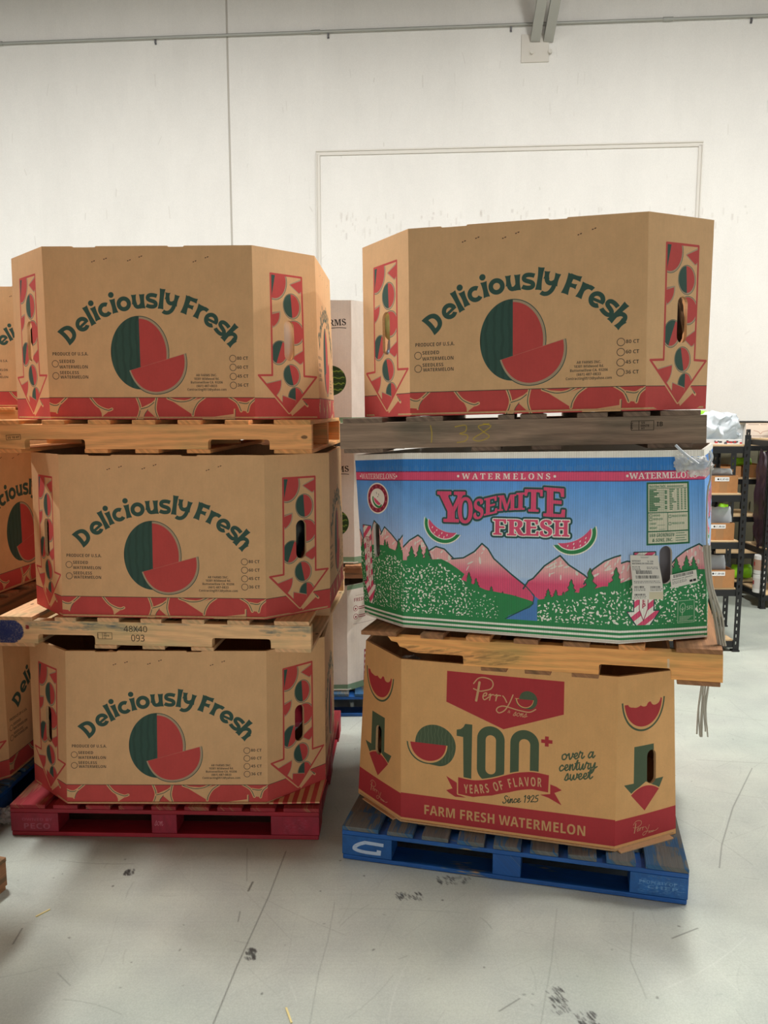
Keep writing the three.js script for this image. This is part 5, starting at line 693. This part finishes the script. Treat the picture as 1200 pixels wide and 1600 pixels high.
const labelTex = (s, seed) => canvasTex(128, 40, (c) => { c.fillStyle = '#ececea'; c.fillRect(0, 0, 128, 40); const r = RND(seed); c.fillStyle = '#333'; c.beginPath(); c.arc(30, 20, 9, 0, 7); c.fill(); text(c, s, 46, 29, 24, { color: '#444', width: 74 }); });
function carton(label, x, y, z, w, h, d, { sticker = '', seed = 1, lid = false, turn = 0, group } = {}) {   // open-topped parts box with tape and a bin label
  const t = thing('carton', label, 'box', [x, y, z], turn, group), k = 0.004;
  part('front_wall', rbox(w, h, k, 0, h / 2, 0, 0.001), MAT.carton, t); part('back_wall', rbox(w, h, k, 0, h / 2, -d, 0.001), MAT.carton, t); for (const s of [-1, 1]) part('side_wall', rbox(k, h, d - k, s * (w / 2 - k / 2), h / 2, -d / 2, 0.001), MAT.carton, t); part('base', rbox(w - 2 * k, k, d - k, 0, k / 2, -d / 2, 0.001), MAT.carton, t);
  part('tape', rbox(w * 0.26, h * 0.7, 0.001, 0, h * 0.36, 0.0026, 0.0004), MAT.tape, t); if (sticker) part('label', box(w * 0.5, h * 0.24, 0.001, -w * 0.06, h * 0.8, 0.0031), [MAT.label, MAT.label, MAT.label, MAT.label, std({ map: labelTex(sticker, seed), roughness: 0.6 }), MAT.label], t);
  if (lid) part('lid', rbox(w + 0.004, k, d, 0, h + k / 2, -d / 2, 0.001), MAT.carton, t); return t;
}
function bagGeo(w, h, d, seed, k = 1) { const g = new THREE.BoxGeometry(w, h, d, 22, 16, 10), p = g.attributes.position; for (let i = 0; i < p.count; i++) { const x = p.getX(i), y = p.getY(i), z = p.getZ(i), e = 1 - Math.pow(Math.abs(2 * x / w), 4) * 0.5, f = 1 - Math.pow(Math.abs(2 * y / h), 4) * 0.6; const n = fbm(x * 14 + seed, y * 14, z * 9 + seed, 3); const c = Math.abs(noise(x * 30 + seed, y * 26, z * 30)) * 0.1 * (k - 1); p.setXYZ(i, x * (1 - c) + n * 0.06 * w * k, y * (1 - c) + noise(x * 18, z * 18, seed) * 0.1 * h * k, (z * e * f) * (1 - c) + n * 0.12 * d * k); } g.computeVertexNormals(); return g; }
function bag(label, x, y, z, w, h, d, { seed = 1, tilt = 0, m = MAT.bag, name = 'plastic_bag', group, rough = 1 } = {}) { const b = single(name, bagGeo(w, h, d, seed, rough), m, label, 'bag', group); b.position.set(x, y, z); b.rotation.set(-0.25, 0.1, tilt); return b; }
const zf = R1[2] - 0.03;
carton('labelled carton on the second shelf of the near rack, right of its neighbour', 2.31, LV1[1] + 0.006, zf, 0.196, 0.118, 0.3, { sticker: 'R_07-03', seed: 2 });
carton('labelled carton on the second shelf of the near rack, half hidden by the blue bin', 2.105, LV1[1] + 0.006, zf, 0.196, 0.118, 0.3, { sticker: 'R_07-02', seed: 3 });
carton('labelled carton on the third shelf of the near rack, under a clear bag', 2.302, LV1[2] + 0.006, zf, 0.2, 0.118, 0.3, { sticker: 'F_08-04', seed: 4 });
carton('labelled carton half hidden on the third shelf of the near rack', 2.095, LV1[2] + 0.006, zf, 0.196, 0.118, 0.3, { sticker: 'F_08-03', seed: 5 });
carton('labelled carton on the fourth shelf of the near rack, holding zip bags', 2.305, LV1[3] + 0.006, zf + 0.02, 0.215, 0.125, 0.3, { sticker: 'F_09-08', seed: 6 });
carton('labelled carton on the fourth shelf of the near rack with a raised flap', 2.085, LV1[3] + 0.006, zf, 0.2, 0.125, 0.3, { sticker: 'F_09-07', seed: 7 });
carton('plain tall carton low on the bottom shelf of the near rack', 2.05, LV1[4] + 0.006, zf - 0.05, 0.34, 0.25, 0.34, { lid: true });
carton('plain carton at the back of the fourth shelf of the near rack', 2.12, LV1[3] + 0.006, zf - 0.335, 0.26, 0.2, 0.1, { lid: true });
bag('pale zip bags heaped in the carton on the second shelf', 2.31, LV1[1] + 0.13, zf - 0.13, 0.18, 0.06, 0.2, { seed: 2, m: MAT.film });
bag('grey zip bags leaning out of the left carton on the second shelf', 2.13, LV1[1] + 0.165, zf - 0.11, 0.2, 0.1, 0.06, { seed: 3, tilt: 0.12 });
bag('clear zip bag leaning upright in the carton on the third shelf', 2.33, LV1[2] + 0.16, zf - 0.08, 0.16, 0.13, 0.04, { seed: 4, m: MAT.film });
bag('dark grey pouch heap behind the third shelf cartons', 2.16, LV1[2] + 0.16, zf - 0.2, 0.26, 0.13, 0.12, { seed: 5, m: std({ color: 0x55504a, roughness: 0.5 }), name: 'pouch' });
bag('grey zip bag standing in the carton on the fourth shelf', 2.295, LV1[3] + 0.165, zf - 0.06, 0.16, 0.11, 0.05, { seed: 6 });
bag('large heap of clear and pale blue plastic bags on top of the near rack', 2.27, LV1[0] + 0.11, -5.5, 0.34, 0.19, 0.3, { seed: 8, m: MAT.film, rough: 2.4 });
bag('bright green bag on top of the near rack among clear bags', 2.22, LV1[0] + 0.2, -5.58, 0.1, 0.06, 0.1, { seed: 9, m: MAT.lime });
{ const tray = thing('printed_tray', 'printed white carton tray under the heap of bags on the near rack', 'tray', [2.24, LV1[0] + 0.006, -5.34]); const tx = canvasTex(256, 32, (c) => { c.fillStyle = '#e3e3e2'; c.fillRect(0, 0, 256, 32); const r = RND(3); for (let i = 0; i < 26; i++) { c.fillStyle = ['#2b2b30', '#c23a3a', '#555a66'][i % 3]; c.fillRect(r() * 250, 6 + r() * 14, 4 + r() * 14, 10); } }); part('front_wall', rbox(0.36, 0.035, 0.004, 0, 0.0175, 0, 0.001), std({ map: tx }), tray); part('base', rbox(0.36, 0.004, 0.3, 0, 0.002, -0.15, 0.001), MAT.label, tray); for (const s of [-1, 1]) part('side_wall', rbox(0.004, 0.035, 0.3, s * 0.178, 0.0175, -0.15, 0.001), MAT.label, tray); }
// on the rear rack
const z2 = R2[2] - 0.04;
carton('kraft carton on the second shelf of the rear rack under a green bag', 3.34, LV2[1] + 0.006, z2, 0.17, 0.115, 0.28);
carton('kraft carton left of the green-topped one on the rear rack, second shelf', 3.12, LV2[1] + 0.006, z2, 0.17, 0.1, 0.28);
bag('bright green bag lying on the carton of the rear rack second shelf', 3.26, LV2[1] + 0.14, z2 - 0.12, 0.16, 0.07, 0.14, { seed: 11, m: MAT.lime });
bag('bright green packet on the third shelf of the rear rack', 3.12, LV2[2] + 0.05, z2 - 0.1, 0.1, 0.09, 0.08, { seed: 12, m: MAT.lime });
bag('bright green bag on the lowest shelf of the rear rack', 3.29, LV2[4] + 0.075, z2 - 0.06, 0.17, 0.12, 0.1, { seed: 13, m: MAT.lime });
{ const m = std({ map: canvasTex(256, 192, (c) => { c.fillStyle = '#ecdccb'; c.fillRect(0, 0, 256, 192); c.strokeStyle = '#b98f78'; c.lineWidth = 3; pen(c, [[70, 70], [110, 82], [128, 100], [146, 82], [200, 70]], 5, '#c49a84'); c.fillStyle = '#a88a7a'; c.fillRect(60, 116, 150, 5); c.beginPath(); c.arc(128, 148, 13, 0, 7); c.lineWidth = 3; c.strokeStyle = '#5c4a44'; c.stroke(); poly(c, [[118, 142], [138, 142], [128, 158]], '#5c4a44'); c.fillStyle = '#9a7f70'; c.fillRect(20, 14, 90, 4); c.fillRect(124, 14, 60, 4); }) });
  const t = thing('printed_carton', 'pale printed carton with a dark lid on top of the rear rack', 'box', [3.36, LV2[0] + 0.006, z2]); part('body', new THREE.BoxGeometry(0.27, 0.19, 0.3), [MAT.label, MAT.label, MAT.label, MAT.label, m, MAT.label], t).position.set(0, 0.095, -0.15); part('lid', rbox(0.36, 0.012, 0.31, -0.04, 0.197, -0.15, 0.002), MAT.black, t);
  part('side_sheet', rbox(0.1, 0.17, 0.02, -0.19, 0.086, -0.05, 0.003), MAT.film, t); }
for (const [x, y, s] of [[3.2, 0.127, 1], [3.2, 0.288, 2]]) { const t = thing('food_tin', s === 1 ? 'white tin on the bottom shelf of the third rack, under another tin' : 'white tin with a red label, uppermost of two at the right picture edge', 'tin', [x, y, -6.58]); part('can', new THREE.LatheGeometry([[0, 0], [0.05, 0], [0.053, 0.004], [0.053, 0.15], [0.05, 0.154], [0.05, 0.16], [0, 0.16]].map((p) => new THREE.Vector2(...p)), 24), MAT.label, t); part('label', move(new THREE.CylinderGeometry(0.0535, 0.0535, 0.09, 24, 1, true), 0, 0.08, 0), std({ map: canvasTex(64, 32, (c) => { c.fillStyle = s === 1 ? '#d9d4cf' : '#b8937e'; c.fillRect(0, 0, 64, 32); c.fillStyle = '#b73a3a'; c.fillRect(6, 8, 12, 12); c.fillRect(38, 8, 12, 12); }), roughness: 0.5 }), t); }
{ // olive panels added to darken the wall area behind the racks
  const t = thing('olive_panels', 'low olive grey panels with invented doors added along the wall behind the black racks', 'panelling', [2.95, 0, -7.66], -0.0758), m = std({ color: 0x74715c, roughness: 0.6 });
  part('carcass', rbox(2.2, 1.32, 0.2, 0, 0.66, -0.1, 0.004), m, t); for (let i = 0; i < 5; i++) { const d = part('door', rbox(0.43, 1.24, 0.018, -0.88 + i * 0.44, 0.67, 0.011, 0.004), m, t); part('handle', rbox(0.01, 0.08, 0.012, -0.88 + i * 0.44 + 0.17, 0.75, 0.026, 0.003), m, d); } }  // the doors and handles on these panels are invented
{ const wrap = single('wrapped_load', bagGeo(0.5, 0.78, 0.36, 31), std({ color: 0x3a2733, roughness: 0.3 }), 'dark purple stretch-wrapped load cut off by the right picture edge', 'load'); wrap.position.set(3.46, 0.91, -6.7); }

// ------------------------------------------------------------------ plastic ties and scraps
{
  const rnd = RND(44);
  const strand = (pts, r, j) => tube(pts.map(([x, y, z]) => [x + (rnd() - 0.5) * j, y, z + (rnd() - 0.5) * j]), r, 48, 6);
  const st = thing('plastic_strap', 'twisted grey plastic tie hanging down the right edge of the blue mountain bin', 'strap');
  const run = [[1.034, 1.235, -2.49], [1.049, 1.11, -2.488], [1.076, 1.0, -2.478], [1.088, 0.93, -2.47], [1.092, 0.91, -2.47]];
  part('strand', strand([[1.03, 1.53, -2.5], [1.034, 1.46, -2.485], [1.026, 1.41, -2.485], [1.03, 1.3, -2.488], [1.034, 1.22, -2.486]], 0.0028, 0.003), MAT.strap, st);
  for (let i = 0; i < 6; i++) part('strand', strand(run.map(([x, y, z], k) => [x + (i - 2.5) * 0.0042 * (k ? 1 : 0.6), y, z + (i % 2) * 0.004]), 0.0034, 0.007), MAT.strap, st);
  const tail = thing('plastic_strap', 'frayed plastic tie ends dangling below the splintered orange pallet at right', 'strap'); const T = V(1.118, 0.8, -2.64);
  for (let i = 0; i < 7; i++) part('strand', strand([[T.x + (i - 3) * 0.003, T.y + 0.01, T.z], [T.x + (i - 3) * 0.004, T.y - 0.08, T.z], [T.x - 0.006 + (i - 3) * 0.005, T.y - 0.17, T.z], [T.x - 0.004 + (i - 3) * 0.006, T.y - 0.22 - rnd() * 0.06, T.z + 0.01]], 0.0026, 0.006), MAT.strap, tail);
  const k = V(1.0, 1.487, -2.5), film = thing('plastic_film', 'knot of crumpled clear plastic film at the top right corner of the blue mountain bin', 'plastic film');
  part('wad', move(lump(0.032, 41, [1.2, 0.85, 0.6], 0.55, 44), k.x, k.y, k.z + 0.0), MAT.clear, film); part('wad', move(lump(0.022, 44, [0.9, 1.2, 0.6], 0.6, 36), k.x - 0.055, k.y + 0.012, k.z - 0.002), MAT.clear, film);
  part('twist', tube([[k.x - 0.075, k.y + 0.068, k.z - 0.005], [k.x - 0.055, k.y + 0.045, k.z + 0.01], [k.x - 0.01, k.y + 0.01, k.z + 0.02]], 0.0045, 24, 6), MAT.bag, film); part('twist', tube([[k.x + 0.034, k.y + 0.05, k.z + 0.0], [k.x + 0.036, k.y + 0.03, k.z + 0.012], [k.x + 0.02, k.y, k.z + 0.02]], 0.004, 24, 6), MAT.bag, film);
  const scrap = single('plastic_scrap', lump(0.035, 51, [1, 0.8, 1], 0.6, 30), MAT.clear, 'crumpled clear plastic scrap on the floor left of the red pallet', 'plastic film'); scrap.position.set(-1.535, 0.032, -3.02);
  for (const [x, z, a, l, label] of [[-1.138, -2.435, 0.9, 0.05, 'short pale straw sliver on the floor at the left'], [-0.264, -1.987, -1.2, 0.06, 'pale wood sliver on the floor near the bottom edge']]) { const s = single('wood_splinter', rbox(l, 0.003, 0.006, 0, 0.0016, 0, 0.001), std({ color: 0xe0cf92 }), label, 'splinter'); s.position.set(x, 0, z); s.rotation.y = a; }
}
shade(scene);
renderer.render(scene, camera);
